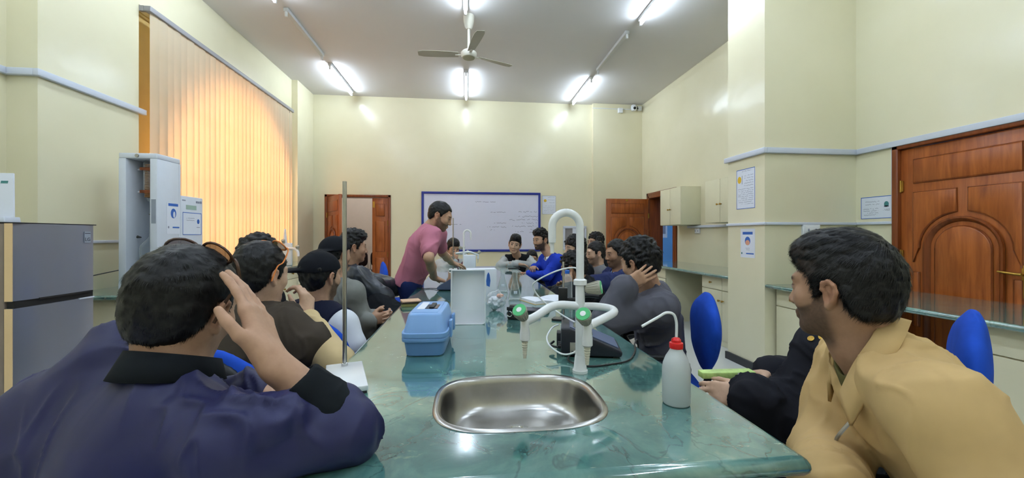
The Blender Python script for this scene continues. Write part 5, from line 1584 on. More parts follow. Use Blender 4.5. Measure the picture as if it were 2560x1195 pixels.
def band(name, lower, upper, material, parent, th=0.006, closed=True, n=6):
    """a strip of cloth between two rings/lines with thickness (collars, lapels, cuffs)"""
    lo = [Vector(p) for p in (smooth_path(lower, n, closed))]; hi = [Vector(p) for p in (smooth_path(upper, n, closed))]
    m = len(lo)
    mid = [(a * 0.55 + b * 0.45) for a, b in zip(lo, hi)]
    rows = [lo, mid, hi]
    vs = []; nn = []
    for j, r_ in enumerate(rows):
        for i in range(m):
            ip = (i + 1) % m if closed else min(i + 1, m - 1); im = i - 1 if closed else max(i - 1, 0)
            t = (r_[ip] - r_[im]); u = rows[2][i] - rows[0][i]
            no = t.cross(u).normalized()
            vs.append(r_[i]); nn.append(no)
    K = len(vs)
    vs = [p + n_ * th / 2 for p, n_ in zip(vs, nn)] + [p - n_ * th / 2 for p, n_ in zip(vs, nn)]
    fs = []
    rng = range(m) if closed else range(m - 1)
    for i in rng:
        j = (i + 1) % m
        for r_ in range(2):
            a, b, c, d = r_ * m + i, r_ * m + j, (r_ + 1) * m + j, (r_ + 1) * m + i
            fs.append((a, b, c, d)); fs.append((K + d, K + c, K + b, K + a))
        fs.append((i, K + i, K + j, j)); fs.append((2 * m + i, 2 * m + j, K + 2 * m + j, K + 2 * m + i))
    if not closed:
        for i in (0, m - 1):
            for r_ in range(2):
                fs.append((r_ * m + i, (r_ + 1) * m + i, K + (r_ + 1) * m + i, K + r_ * m + i))
    mb = MB(); mb.add(vs, fs)
    return mb.build(name, material, parent, smooth=True, auto=False)
vcol_mat('skin')
m_, nt_, b_ = _nt('hair_black')
vec_ = _coords(nt_)
n_ = _noise(nt_, vec_, 160.0, 3)
r_ = _ramp(nt_, n_.outputs['Fac'], [(0.3, (0.002, 0.002, 0.0024)), (0.75, (0.0065, 0.006, 0.007))])
nt_.links.new(r_.outputs[0], b_.inputs['Base Color']); b_.inputs['Roughness'].default_value = 0.45; b_.inputs['Specular IOR Level'].default_value = 0.3
MATS['hair'] = m_

from mathutils.bvhtree import BVHTree
def surface_hit(obj, origin, direction):
    """first point of a cloth mesh along a ray (buttons, zips sit on the cloth)"""
    me = obj.data
    if 'bvh' not in surface_hit.__dict__: surface_hit.bvh = {}
    if obj.name not in surface_hit.bvh:
        surface_hit.bvh[obj.name] = BVHTree.FromPolygons([v.co for v in me.vertices], [tuple(p.vertices) for p in me.polygons])
    h = surface_hit.bvh[obj.name].ray_cast(Vector(origin), Vector(direction).normalized())
    return (h[0], h[1]) if h[0] is not None else (Vector(origin), -Vector(direction))
# joints of the people, metres in the room frame
PEOPLE = {
    'A': {'H': (-0.588, 0.911, 1.15), 'N': (-0.591, 0.871, 1.013), 'P': (-0.646, 0.783, 0.524), 'by': 32, 'sR': (-0.396, 0.739, 0.937), 'sL': (-0.912, 0.988, 0.894), 'eR': (-0.246, 0.833, 0.914), 'wR': (-0.376, 0.812, 1.067), 'eL': (-0.72, 1.13, 0.8), 'wL': (-0.484, 1.01, 0.93), 'hump': (-0.755, 0.97, 1.013)},
    'B': {'H': (-0.816, 1.701, 1.142), 'N': (-0.824, 1.702, 1.002), 'P': (-0.856, 1.661, 0.505), 'by': 38, 'sR': (-0.682, 1.583, 0.947), 'sL': (-0.974, 1.811, 0.947), 'eR': (-0.468, 1.542, 0.832), 'wR': (-0.668, 1.765, 0.954), 'eL': (-0.969, 1.883, 0.687), 'wL': (-0.771, 2.007, 0.707)},
    'C': {'H': (-1.205, 2.5, 1.168), 'N': (-1.228, 2.473, 1.003), 'P': (-1.262, 2.433, 0.506), 'by': 40, 'sR': (-1.09, 2.35, 0.948), 'sL': (-1.374, 2.588, 0.948), 'eR': (-1.02, 2.37, 0.688), 'wR': (-0.94, 2.59, 0.708), 'eL': (-1.366, 2.66, 0.688), 'wL': (-1.164, 2.778, 0.708)},
    'D': {'H': (-0.754, 2.178, 1.09), 'N': (-0.761, 2.178, 0.928), 'P': (-0.779, 2.155, 0.509), 'by': 38, 'sR': (-0.61, 2.061, 0.858), 'sL': (-0.909, 2.289, 0.873), 'eR': (-0.504, 1.999, 0.69), 'wR': (-0.382, 2.156, 0.636), 'eL': (-0.904, 2.361, 0.613), 'wL': (-0.706, 2.485, 0.633)},
    'E': {'H': (-0.896, 2.868, 1.168), 'N': (-0.891, 2.867, 0.981), 'P': (-0.891, 2.867, 0.481), 'by': 40, 'sR': (-0.749, 2.748, 0.926), 'sL': (-1.033, 2.986, 0.926), 'eR': (-0.679, 2.768, 0.666), 'wR': (-0.628, 2.687, 0.751), 'eL': (-1.025, 3.058, 0.666), 'wL': (-0.598, 2.784, 0.752)},
    'F': {'H': (-0.906, 3.322, 1.207), 'N': (-0.941, 3.325, 1.034), 'P': (-0.881, 3.36, 0.539), 'by': 60, 'sR': (-0.842, 3.169, 0.98), 'sL': (-1.026, 3.489, 0.98), 'eR': (-0.63, 3.14, 0.824), 'wR': (-0.815, 3.231, 0.844), 'eL': (-0.618, 3.491, 0.855), 'wL': (-0.741, 3.303, 0.906)},
    'G': {'H': (-0.226, 3.447, 1.467), 'N': (-0.313, 3.476, 1.365), 'P': (-0.501, 3.528, 0.9), 'by': 82, 'sR': (-0.288, 3.272, 1.29), 'sL': (-0.261, 3.652, 1.304), 'eR': (-0.29, 3.091, 1.13), 'wR': (-0.271, 3.371, 0.951), 'eL': (-0.231, 3.799, 1.139), 'wL': (-0.152, 4.062, 1.027)},
    'H': {'H': (-0.205, 5.96, 1.105), 'N': (-0.216, 6.001, 0.923), 'P': (-0.247, 6.118, 0.438), 'by': 165, 'sR': (-0.398, 5.966, 0.87), 'sL': (-0.04, 6.062, 0.87), 'eR': (-0.331, 5.823, 0.823), 'wR': (-0.176, 5.776, 0.922), 'eL': (-0.017, 5.838, 0.83), 'wL': (-0.037, 5.604, 0.85)},
    'I': {'H': (0.704, 5.908, 1.169), 'N': (0.758, 6.053, 0.977), 'P': (0.785, 6.205, 0.501), 'by': 190, 'sR': (0.579, 6.102, 0.925), 'sL': (0.943, 6.038, 0.925), 'eR': (0.473, 5.783, 0.865), 'wR': (0.719, 5.655, 0.895), 'eL': (0.974, 5.727, 0.865), 'wL': (0.696, 5.698, 0.91)},
    'J': {'H': (0.951, 5.126, 1.243), 'N': (1.075, 5.112, 1.035), 'P': (1.192, 5.143, 0.55), 'by': -105, 'sR': (1.04, 5.294, 0.982), 'sL': (1.136, 4.936, 0.982), 'eR': (0.95, 5.327, 0.852), 'wR': (0.855, 5.086, 0.893), 'eL': (0.994, 4.92, 0.795), 'wL': (0.753, 4.997, 0.82)},
    'K': {'H': (1.046, 6.423, 0.929), 'N': (1.049, 6.457, 0.764), 'P': (1.051, 6.485, 0.445), 'by': 185, 'sR': (0.865, 6.478, 0.709), 'sL': (1.233, 6.446, 0.709), 'eR': (0.82, 6.421, 0.449), 'wR': (0.881, 6.195, 0.469), 'eL': (1.268, 6.383, 0.449), 'wL': (1.169, 6.171, 0.469)},
    'L': {'H': (1.123, 4.101, 1.166), 'N': (1.16, 4.104, 1.001), 'P': (1.229, 4.11, 0.506), 'by': -95, 'sR': (1.152, 4.289, 0.947), 'sL': (1.184, 3.921, 0.947), 'eR': (1.089, 4.324, 0.687), 'wR': (0.877, 4.225, 0.707), 'eL': (1.127, 3.876, 0.687), 'wL': (0.901, 3.937, 0.707)},
    'M': {'H': (0.895, 3.321, 1.025), 'N': (0.975, 3.332, 0.893), 'P': (1.155, 3.393, 0.562), 'by': -75, 'sR': (1.048, 3.504, 0.844), 'sL': (0.952, 3.146, 0.844), 'eR': (0.812, 3.532, 0.749), 'wR': (0.807, 3.432, 0.835), 'eL': (0.723, 3.189, 0.793), 'wL': (0.832, 3.197, 0.865)},
    'N': {'H': (1.467, 4.464, 1.098), 'N': (1.502, 4.461, 0.933), 'P': (1.554, 4.456, 0.436), 'by': -85, 'sR': (1.524, 4.644, 0.878), 'sL': (1.492, 4.276, 0.878), 'eR': (1.467, 4.689, 0.618), 'wR': (1.241, 4.628, 0.638), 'eL': (1.429, 4.241, 0.618), 'wL': (1.217, 4.34, 0.638)},
    'O': {'H': (1.685, 5.144, 1.205), 'N': (1.717, 5.156, 1.04), 'P': (1.758, 5.171, 0.542), 'by': -110, 'sR': (1.659, 5.332, 0.985), 'sL': (1.785, 4.984, 0.985), 'eR': (1.589, 5.349, 0.725), 'wR': (1.409, 5.199, 0.745), 'eL': (1.743, 4.925, 0.725), 'wL': (1.509, 4.925, 0.745)},
    'P': {'H': (1.39, 3.618, 1.131), 'N': (1.425, 3.621, 0.963), 'P': (1.477, 3.626, 0.466), 'by': -95, 'sR': (1.415, 3.806, 0.908), 'sL': (1.447, 3.438, 0.908), 'eR': (1.352, 3.841, 0.648), 'wR': (1.14, 3.742, 0.668), 'eL': (1.07, 3.352, 0.876), 'wL': (1.07, 3.654, 0.854)},
    'Q': {'H': (0.983, 2.204, 1.146), 'N': (1.061, 2.216, 0.978), 'P': (1.193, 2.281, 0.518), 'by': -62, 'sR': (1.166, 2.369, 0.927), 'sL': (1.026, 2.018, 0.916), 'eR': (1.013, 2.503, 0.751), 'wR': (0.867, 2.469, 0.762), 'eL': (0.739, 2.03, 0.857), 'wL': (0.835, 2.03, 1.04)},
    'R': {'H': (1.407, 1.352, 1.066), 'N': (1.404, 1.352, 0.901), 'P': (1.392, 1.356, 0.541), 'by': -70, 'sR': (1.587, 1.493, 0.817), 'sL': (1.219, 1.232, 0.897), 'eR': (1.439, 1.57, 0.662), 'wR': (1.166, 1.429, 0.764), 'eL': (1.078, 1.207, 0.698), 'wL': (0.95, 1.272, 0.757)},
    'S': {'H': (0.883, 0.857, 1.174), 'N': (0.921, 0.833, 1.037), 'P': (1.21, 0.728, 0.643), 'by': -70, 'sR': (1.093, 1.005, 0.946), 'sL': (0.869, 0.647, 0.97), 'eR': (0.94, 0.95, 0.72), 'wR': (0.8, 0.8, 0.75), 'eL': (0.887, 0.565, 0.831), 'wL': (0.8, 0.42, 0.74)},
}
BUTTON_RAYS = [(1.01, 1.044, 0.992), (1.039, 1.041, 0.963), (0.974, 1.048, 0.986)]
# ------------------------------------------------------------------ people
SK = {'fair': (0.60, 0.39, 0.27), 'tan': (0.46, 0.275, 0.175), 'brown': (0.36, 0.205, 0.125), 'mid': (0.50, 0.30, 0.195)}
fabric('navy_nylon', (35, 37, 78), 500, 0.15, 0.10, 0.5, 0.35)
fabric('black_rib', (22, 26, 30), 900, 0.5, 0.2)
fabric('tan_canvas', (200, 168, 116), 1100, 0.3, 0.07, 0.8, 0.2)
fabric('brown_cloth', (66, 58, 50), 700, 0.3); fabric('beige_cloth', (206, 182, 138), 700, 0.25, 0.06)
fabric('navy_vest', (24, 28, 48), 700, 0.2); fabric('white_tee', (226, 230, 238), 900, 0.15, 0.03)
fabric('grey_sweat', (128, 130, 126), 900, 0.3); fabric('leather_black', (40, 46, 56), 200, 0.2, 0.15, 0.35, 0.5)
fabric('pink_polo', (184, 116, 136), 900, 0.3, 0.05); fabric('denim_navy', (30, 42, 88), 900, 0.3); fabric('dark_trouser', (28, 30, 36), 800, 0.3)
fabric('light_grey', (186, 190, 190), 900, 0.3, 0.05); fabric('vest_black', (26, 28, 32), 500, 0.2); fabric('royal_blue', (38, 66, 190), 900, 0.35, 0.08)
fabric('shirt_white', (228, 232, 240), 900, 0.12, 0.03); fabric('shirt_blue', (150, 178, 226), 900, 0.12, 0.03)
fabric('suit_grey', (88, 88, 98), 1200, 0.2, 0.06, 0.75, 0.2); fabric('suit_navy', (44, 52, 92), 1200, 0.2, 0.06); fabric('coat_black', (30, 31, 38), 900, 0.4, 0.12)
fabric('jacket_black', (30, 32, 36), 700, 0.3); fabric('jacket_grey', (112, 114, 118), 700, 0.3); fabric('olive', (92, 88, 52), 900, 0.3)
fabric('cap_black', (22, 24, 30), 900, 0.3); fabric('plaid', (120, 70, 90), 900, 0.2, 0.5)
mat('shoe', (26, 24, 24), 0.4, vary=0.15); mat('zip_metal', (176, 172, 166), 0.3, 0.9, vary=0.1); mat('amber_lens', (122, 66, 26), 0.12, vary=0.05, alpha=0.8); mat('frame_brown2', (72, 46, 30), 0.3, vary=0.15); mat('orange_plastic', (222, 130, 62), 0.35, vary=0.05); mat('pale_lens', (214, 190, 140), 0.1, vary=0.05, alpha=0.75)

def joints(k):
    J = {a: (A3(b) if isinstance(b, tuple) else b) for a, b in PEOPLE[k].items()}
    return J
def hair_obj(parent, c, M, s, h, nstr=0, slen=0.02, swid=0.0012, seed=1, lift=0.05, scurl=0.0, **kw):
    V, F = hair_mesh(c, M, s, h, seed=seed, **kw)
    if nstr:
        v2, f2 = strands(V, F, c, M, s, nstr, slen, swid, seed, lift, curl=scurl)
        F = np.concatenate([F, f2 + len(V)]); V = np.concatenate([V, v2])
    return np_object('hair', V, F, 'hair', parent)
def legs(J, parent, material, seated=True, h=0.014, knee=0.44, seed=3):
    P = J['P']; b = R(J['by']); f = A3((math.sin(b), math.cos(b), 0)); rt = A3((math.cos(b), -math.sin(b), 0))
    S = Sdf()
    S.ell(P + A3((0, 0, -0.02)), (0.142, 0.118, 0.12), np.stack([rt, f, A3((0, 0, 1))], 1), 0.04)
    feet = []
    for q in (-1, 1):
        hip = P + rt * q * 0.085 + A3((0, 0, -0.02))
        if seated:
            kn = hip + f * knee + rt * q * 0.05; kn[2] = max(0.50, hip[2] - 0.02)
            an = kn + f * J.get('shin', -0.02); an[2] = 0.10
        else:
            kn = hip + A3((0, 0, -0.40)) + f * 0.04; an = kn - f * 0.05; an[2] = 0.10
        S.cone(hip, kn, 0.088, 0.064, 0.04); S.cone(kn, an, 0.064, 0.052, 0.03)
        feet.append(an)
    o = garment('trousers', S, h, material, parent, 0.004, seed)
    for an in feet:
        S = Sdf(); a2 = an.copy(); a2[2] = 0.045
        S.cone(a2 - f * 0.05, a2 + f * 0.14, 0.042, 0.036, 0.02, (A3((0, 0, 1)), 0.9)); S.cone(an, a2 - f * 0.03, 0.045, 0.045, 0.03)
        S.cut((0, 0, 0.002), (0, 0, -1))
        garment('shoe', S, 0.012, 'shoe', parent, 0)
    return o
def person(key, label, skin='tan', hv=0.008, gv=0.012, yaw=0, pitch=0, roll=0, hs=1.0, beard=0.0, stub=0.0, hair=None, hands=('R', 'L'), hand_kw=None, cut_body=True, brows=1.0, full=True):
    """empty + one continuous body mesh + hair; returns (root, joints, head frame)"""
    J = joints(key); M = frame(yaw, pitch, roll); c = J['H']
    root = thing('person', label, 'person', (0, 0, 0))
    S = Sdf()
    head_prims(S, c, M, hs, J['N'])
    up = nrm(J['N'] - J['P'])
    S.cone(J['N'], J['N'] - up * 0.10, 0.056, 0.075, 0.03); S.cone(J['N'] - up * 0.08, J['P'], 0.075, 0.09, 0.03)
    S.cone(J['N'] - up * 0.06, J['sR'], 0.045, 0.043, 0.03); S.cone(J['N'] - up * 0.06, J['sL'], 0.045, 0.043, 0.03)
    hk = hand_kw or {}
    for sd in ('R', 'L'):
        arm_prims(S, J, sd)
        kw = dict(hk.get(sd, {}))
        f = kw.pop('f', nrm(J['w' + sd] - J['e' + sd])); n = kw.pop('n', A3((0, 0, -1)))
        hand_prims(S, J['w' + sd], f, n, 1 if sd == 'R' else -1, **kw)
    V, F = S.mesh(hv, 1)
    col = head_color(V, c, M, hs, SK[skin], beard, brows, stub=stub, full=full)
    # warmer finger tips and knuckles stay with the skin tone
    np_object('body', V, F, 'skin', root, col)
    if hair is not None:
        hair_obj(root, c, M, hs, min(hv, 0.006) if hv > 0.005 else 0.004, **hair)
    return root, J, M
def top(J, root, name, material, g=0.0, h=0.012, to=(1.97, 1.97), amp=0.004, seed=1, open_neck=0.0, vee=0.0, torso=True, arms=('R', 'L'), r=(0.060, 0.050, 0.040), cuts=(), scale=9.0, hem=None, k=0.05, subs=(), adds=(), vest=False, fdir=(0.35, 0.2, 0.9)):
    S = Sdf()
    if torso: torso_prims(S, J, g, k=k)
    for i, sd in enumerate(('R', 'L')):
        if sd in arms: sleeve_prims(S, J, sd, g, to[i], r=r)
    up = nrm(J['N'] - J['P']); rt = nrm(J['sR'] - J['sL']); fw = nrm(np.cross(up, rt))
    N = J['N']
    if torso:
        S.cone(N - up * 0.03 + fw * 0.012, N + up * 0.12 + fw * 0.03, 0.062 + open_neck, 0.075 + open_neck, 0.01, None, 'sub')
        if vee:
            S.cone(N + fw * 0.10 + up * 0.02, N - up * vee + fw * 0.17, 0.075, 0.012, 0.008, None, 'sub')
        S.cut(J['P'] - up * (0.06 if hem is None else hem), -up)
    if vest:
        for q, sd in ((1, 'R'), (-1, 'L')):
            S.cut(J['s' + sd] + up * 0.02 - rt * q * 0.012, rt * q - up * 0.28, 0.012)
    for (a, b, r1, r2) in adds: S.cone(a, b, r1, r2, 0.05)
    for (a, b, r1, r2) in subs: S.cone(a, b, r1, r2, 0.008, None, 'sub')
    for p, n in cuts: S.cut(p, n)
    return garment(name, S, h, material, root, amp, seed, scale, 1, fdir)
def collar(J, root, material, name='collar', r=0.066, h=0.035, flare=0.012, th=0.006, tilt=0.012, drop=0.0, gap=0.0, fwd=0.012):
    up = nrm(J['N'] - J['P']); rt = nrm(J['sR'] - J['sL']); fw = nrm(np.cross(up, rt)); N = J['N'] - up * (0.012 + drop) + fw * fwd
    lo, hi = [], []
    n = 14
    a0 = gap
    for i in range(n):
        a = a0 + (2 * PI - 2 * a0) * (i / (n - 1) if gap else i / n)
        d = fw * math.cos(a) + rt * math.sin(a)
        bk = (1 - math.cos(a)) / 2
        lo.append(N + d * (r + flare) - up * 0.012 * (1 - bk)); hi.append(N + d * r + up * h * (0.55 + 0.45 * bk) + up * tilt * bk)
    return band(name, lo, hi, material, root, th, closed=not gap)
def cap_obj(root, c, M, s, bill=180, h=0.006):
    T = lambda *p: c + M @ (A3(p) * s)
    S = Sdf()
    S.ell(T(0, -0.014, 0.036), A3((0.087, 0.108, 0.092)) * s, M, 0.02)
    S.cut(T(0, 0, 0.030), -M[:, 2] + M[:, 1] * 0.10, 0.006)
    b = R(bill); d = A3((math.sin(b), math.cos(b), 0)); e = A3((math.cos(b), -math.sin(b), 0))
    S.cone(T(*(d * 0.085 + A3((0, -0.012, 0.036)))), T(*(d * 0.155 + A3((0, -0.012, 0.022)))), 0.068 * s, 0.055 * s, 0.012, (M @ A3((0, 0, 1)), 0.075))
    S.ell(T(0, -0.014, 0.128), A3((0.008, 0.008, 0.005)) * s, M, 0.003)
    return garment('cap', S, h, 'cap_black', root, 0.0015, 4, 14)
def sunglasses(name, label, c, M, s, temple, lens, rise, lensw=0.030, tip=0.10):
    """pushed up on the head: M head frame"""
    t = thing(name, label, 'sunglasses', (0, 0, 0))
    T = lambda *p: Vector(c + M @ (A3(p) * s))
    for q in (-1, 1):
        cx = q * 0.036
        loop = [T(cx + 0.033 * math.cos(2 * PI * k / 20), 0.030 + rise[0] + 0.020 * math.sin(2 * PI * k / 20) * 0.8 - 0.006 * abs(q * 0.036 + 0.033 * math.cos(2 * PI * k / 20)) / 0.07, rise[1] - 0.016 * math.sin(2 * PI * k / 20) - 0.010 * (abs(cx + 0.033 * math.cos(2 * PI * k / 20)) / 0.07) ** 2) for k in range(20)]
        m = MB(); m.tube(loop, 0.0028 * s, 6, closed=True); rm = m.build('rim', temple, t, smooth=True)
        m = MB(); cen = sum(loop, Vector()) / 20
        m.add([cen + Vector(M[:, 2]) * 0.004] + loop, [(0, 1 + i, 1 + (i + 1) % 20) for i in range(20)]); m.build('lens', lens, rm, smooth=True)
        pth = [T(q * 0.070, 0.030 + rise[0], rise[1] - 0.012), T(q * 0.088, 0.020 + rise[0], rise[1] - 0.026), T(q * 0.093, 0.004, 0.05), T(q * 0.091, -0.016, tip * 0.35), T(q * 0.089, -0.03, -0.005), T(q * 0.086, -0.032, -0.02)]
        m = MB(); m.tube(smooth_path(pth, 5), 0.0035 * s, 6, flat=0.6); m.build('temple_arm', temple, t, smooth=True)
    m = MB(); m.tube([T(-0.006, 0.034 + rise[0], rise[1] - 0.002), T(0, 0.037 + rise[0], rise[1] + 0.002), T(0.006, 0.034 + rise[0], rise[1] - 0.002)], 0.003 * s, 6); m.build('bridge', 'steel', t, smooth=True)
    return t

# ---- A: man in the navy jacket, front left
root, J, M = person('A', 'man in navy jacket with sunglasses on his head, front left, cheek on hand', 'mid', 0.0036, 0.006, yaw=5, pitch=12, roll=8, hs=1.04, stub=0.25,
    hair=dict(nstr=14000, slen=0.016, swid=0.0009, lift=0.03, top=0.014, side=0.007, nape=-0.074, noise=0.002, seed=2),
    hand_kw={'R': dict(f=(-0.44, 0.38, 0.80), n=(-0.85, -0.06, -0.45), curl=0.14, spread=0.02, thumb=(0.85, 0.15), s=1.04), 'L': dict(f=(0.9, -0.35, -0.05), n=(0, 0, -1), curl=0.95, thumb=(0.5, 0.5))})
HA = (J['H'], M)
el, wr = J['eR'], J['wR']; ax = nrm(wr - el)
top(J, root, 'jacket', 'navy_nylon', 0.016, 0.006, (1.10, 1.9), 0.014, 5, r=(0.066, 0.058, 0.050), open_neck=0.010, scale=8.0, fdir=(0.8, -0.2, 0.35), adds=[(J['hump'], J['sL'], 0.082, 0.090), (J['sL'], J['P'] + A3((-0.06, 0.02, 0.0)), 0.09, 0.12)])
S = Sdf(); p0 = el + (wr - el) * 0.20; p1 = el + (wr - el) * 0.70
S.cone(p0, p1, 0.064, 0.049, 0.01); S.cone(p0 - ax * 0.03, p1 + ax * 0.05, 0.037, 0.037, 0.004, None, 'sub'); S.cut(p1 - ax * 0.005, ax, 0.006); S.cut(p0, -ax, 0.01)
garment('cuff', S, 0.0045, 'black_rib', root, 0.0015, 3, 20)
collar(J, root, 'black_rib', r=0.074, h=0.050, flare=0.016, th=0.012, tilt=0.004, gap=0.35, fwd=0.0, drop=-0.016)
legs(J, root, 'dark_trouser', knee=0.40)
sunglasses('sunglasses', 'brown framed sunglasses with amber lenses pushed up on the front left man', HA[0], HA[1], 1.05, 'frame_brown2', 'amber_lens', (-0.032, 0.118))
# ---- S: man in the tan jacket, front right
root, J, M = person('S', 'man in tan canvas jacket at the front right, looking towards the lecturer', 'brown', 0.0036, 0.006, yaw=-21, pitch=3, roll=0, hs=1.0, beard=0.75,
    hair=dict(nstr=16000, slen=0.024, swid=0.0010, lift=0.05, top=0.024, side=0.009, front=0.056, quiff=0.02, nape=-0.066, noise=0.003, seed=6),
    hand_kw={'R': dict(n=(0, 0, -1), curl=0.5), 'L': dict(n=(0, 0, -1), curl=0.5)})
up = nrm(J['N'] - J['P']); rt = nrm(J['sR'] - J['sL']); fw = nrm(np.cross(up, rt)); N = J['N']
top(J, root, 'undershirt', 'olive', 0.002, 0.007, (0.4, 0.4), 0.002, 3, open_neck=-0.004)
jk = top(J, root, 'jacket', 'tan_canvas', 0.024, 0.006, (2.0, 1.86), 0.009, 9, r=(0.066, 0.060, 0.052), open_neck=0.016, vee=0.10, k=0.035, scale=8.5, fdir=(0.6, -0.3, 0.6))
def on_front(a, b, lift=0.003):
    """point on the jacket front: a across (+right), b below the neck base"""
    p, n_ = surface_hit(jk, N - up * b + rt * a + fw * 0.185, -fw)
    return A3(p) + fw * lift
zp = [on_front(-0.010, bb, 0.005) for bb in (0.125, 0.15, 0.18, 0.22, 0.26, 0.30, 0.34, 0.38, 0.43)]
m = MB(); m.tube(smooth_path(zp, 5), 0.0042, 6); m.build('zip', 'zip_metal', root, smooth=True)
for q in (-1, 1):
    hi = [N - fw * 0.074 + up * 0.048, N + rt * q * 0.070 - fw * 0.020 + up * 0.040, N + rt * q * 0.072 + fw * 0.045 + up * 0.008, N + rt * q * 0.046 + fw * 0.108 - up * 0.045]
    lo = [N - fw * 0.106 + up * 0.006, N + rt * q * 0.098 - fw * 0.040 + up * 0.004, N + rt * q * 0.112 + fw * 0.045 - up * 0.035, N + rt * q * 0.084 + fw * 0.135 - up * 0.100]
    band('collar', lo, hi, 'tan_canvas', root, 0.007, closed=False)
    st_ = [N - fw * 0.072 + up * 0.0, N + rt * q * 0.068 - fw * 0.020 - up * 0.005, N + rt * q * 0.070 + fw * 0.045 - up * 0.030, N + rt * q * 0.055 + fw * 0.100 - up * 0.075]
    band('collar_stand', st_, hi, 'tan_canvas', root, 0.005, closed=False)
pk = [on_front(-0.120, 0.250, 0.004), on_front(-0.095, 0.252, 0.004), on_front(-0.068, 0.254, 0.004)]
m = MB(); m.tube(smooth_path(pk, 6), 0.0048, 6, flat=0.7); pz = m.build('pocket_zip', 'zip_metal', root, smooth=True)
m = MB(); m.tube([A3(pk[2]) + fw * 0.004, A3(pk[2]) + fw * 0.005 - up * 0.034], 0.0045, 6, flat=0.5); m.build('zip_pull', 'zip_metal', pz, smooth=True)
legs(J, root, 'dark_trouser', knee=0.38)
# ---- B: brown jacket, orange glasses on the head
root, J, M = person('B', 'man in dark brown jacket with orange glasses on his head, second on the left', 'fair', 0.0055, 0.008, yaw=24, pitch=6, roll=0, hs=0.98,
    hair=dict(nstr=5000, slen=0.016, swid=0.0016, top=0.030, side=0.013, nape=-0.07, noise=0.003, seed=9),
    hand_kw={'R': dict(f=(-0.1, 0.25, 0.9), n=(-0.9, 0.3, 0.1), curl=0.8)})
HB = (J['H'], M)
top(J, root, 'shirt', 'beige_cloth', 0.006, 0.010, (1.9, 1.9), 0.005, 4)
top(J, root, 'jacket', 'brown_cloth', 0.022, 0.008, (0.45, 0.45), 0.008, 7, hem=0.02, r=(0.064, 0.056, 0.05))
collar(J, root, 'brown_cloth', r=0.076, h=0.035, flare=0.02, th=0.012)
legs(J, root, 'dark_trouser')
sunglasses('glasses', 'glasses with orange temple tips pushed up on the second left man', HB[0], HB[1], 1.06, 'orange_plastic', 'pale_lens', (0.006, 0.118))
# ---- C
root, J, M = person('C', 'curly haired person mostly hidden behind the man with orange glasses', 'tan', 0.0056, 0.014, yaw=40, hs=1.0,
    hair=dict(nstr=1500, slen=0.02, swid=0.002, top=0.042, side=0.016, curl=0.010, seed=12))
top(J, root, 'jacket', 'jacket_black', 0.012, 0.014); legs(J, root, 'dark_trouser', h=0.018)
# ---- D: black cap worn backwards
root, J, M = person('D', 'man with black cap worn backwards, navy vest over white short sleeves', 'mid', 0.0056, 0.009, yaw=28, pitch=2, roll=2, hs=1.0, beard=0.85,
    hair=dict(nstr=1500, slen=0.015, swid=0.0018, top=0.006, side=0.010, nape=-0.075, curl=0.004, seed=15))
cap_obj(root, J['H'], M, 1.03, bill=-150)
top(J, root, 'tee_shirt', 'white_tee', 0.006, 0.009, (0.55, 0.55), 0.004, 6, r=(0.060, 0.058, 0.04))
top(J, root, 'vest', 'navy_vest', 0.020, 0.009, arms=(), amp=0.004, seed=8, vest=True)
legs(J, root, 'dark_trouser')
# ---- E: cap, grey sweatshirt
root, J, M = person('E', 'man in dark cap and grey sweatshirt with clasped hands, left side', 'mid', 0.0056, 0.010, yaw=30, hs=0.98, beard=0.5,
    hair=dict(top=0.004, side=0.007, seed=18), hand_kw={'R': dict(f=(0.9, 0.3, 0.1), n=(-0.2, 0.9, 0.1), curl=0.7), 'L': dict(f=(0.6, -0.5, 0.0), n=(0.3, -0.8, 0), curl=0.7)})
cap_obj(root, J['H'], M, 1.03, bill=172, h=0.007)
top(J, root, 'sweatshirt', 'grey_sweat', 0.014, 0.010, (1.9, 1.9), 0.008, 11); legs(J, root, 'dark_trouser')
# ---- F: black leather jacket
root, J, M = person('F', 'young man in black leather jacket with crossed arms near the double door', 'tan', 0.0056, 0.010, yaw=62, pitch=4, hs=1.0, stub=0.15,
    hair=dict(nstr=1500, slen=0.024, swid=0.002, top=0.036, side=0.008, quiff=0.025, curl=0.006, seed=21), hand_kw={'R': dict(f=(0.5, 0.5, 0.3), n=(-0.5, 0.6, -0.2), curl=0.5), 'L': dict(f=(-0.5, -0.5, -0.1), n=(0.5, 0.5, -0.5), curl=0.3)})
top(J, root, 'shirt', 'light_grey', 0.004, 0.010, (0.4, 0.4), 0.002, 2)
top(J, root, 'jacket', 'leather_black', 0.018, 0.010, (1.95, 1.95), 0.009, 13, vee=0.12, open_neck=0.006, r=(0.066, 0.058, 0.048))
collar(J, root, 'shirt_white', r=0.064, h=0.030, flare=0.014); legs(J, root, 'dark_trouser', knee=0.33)
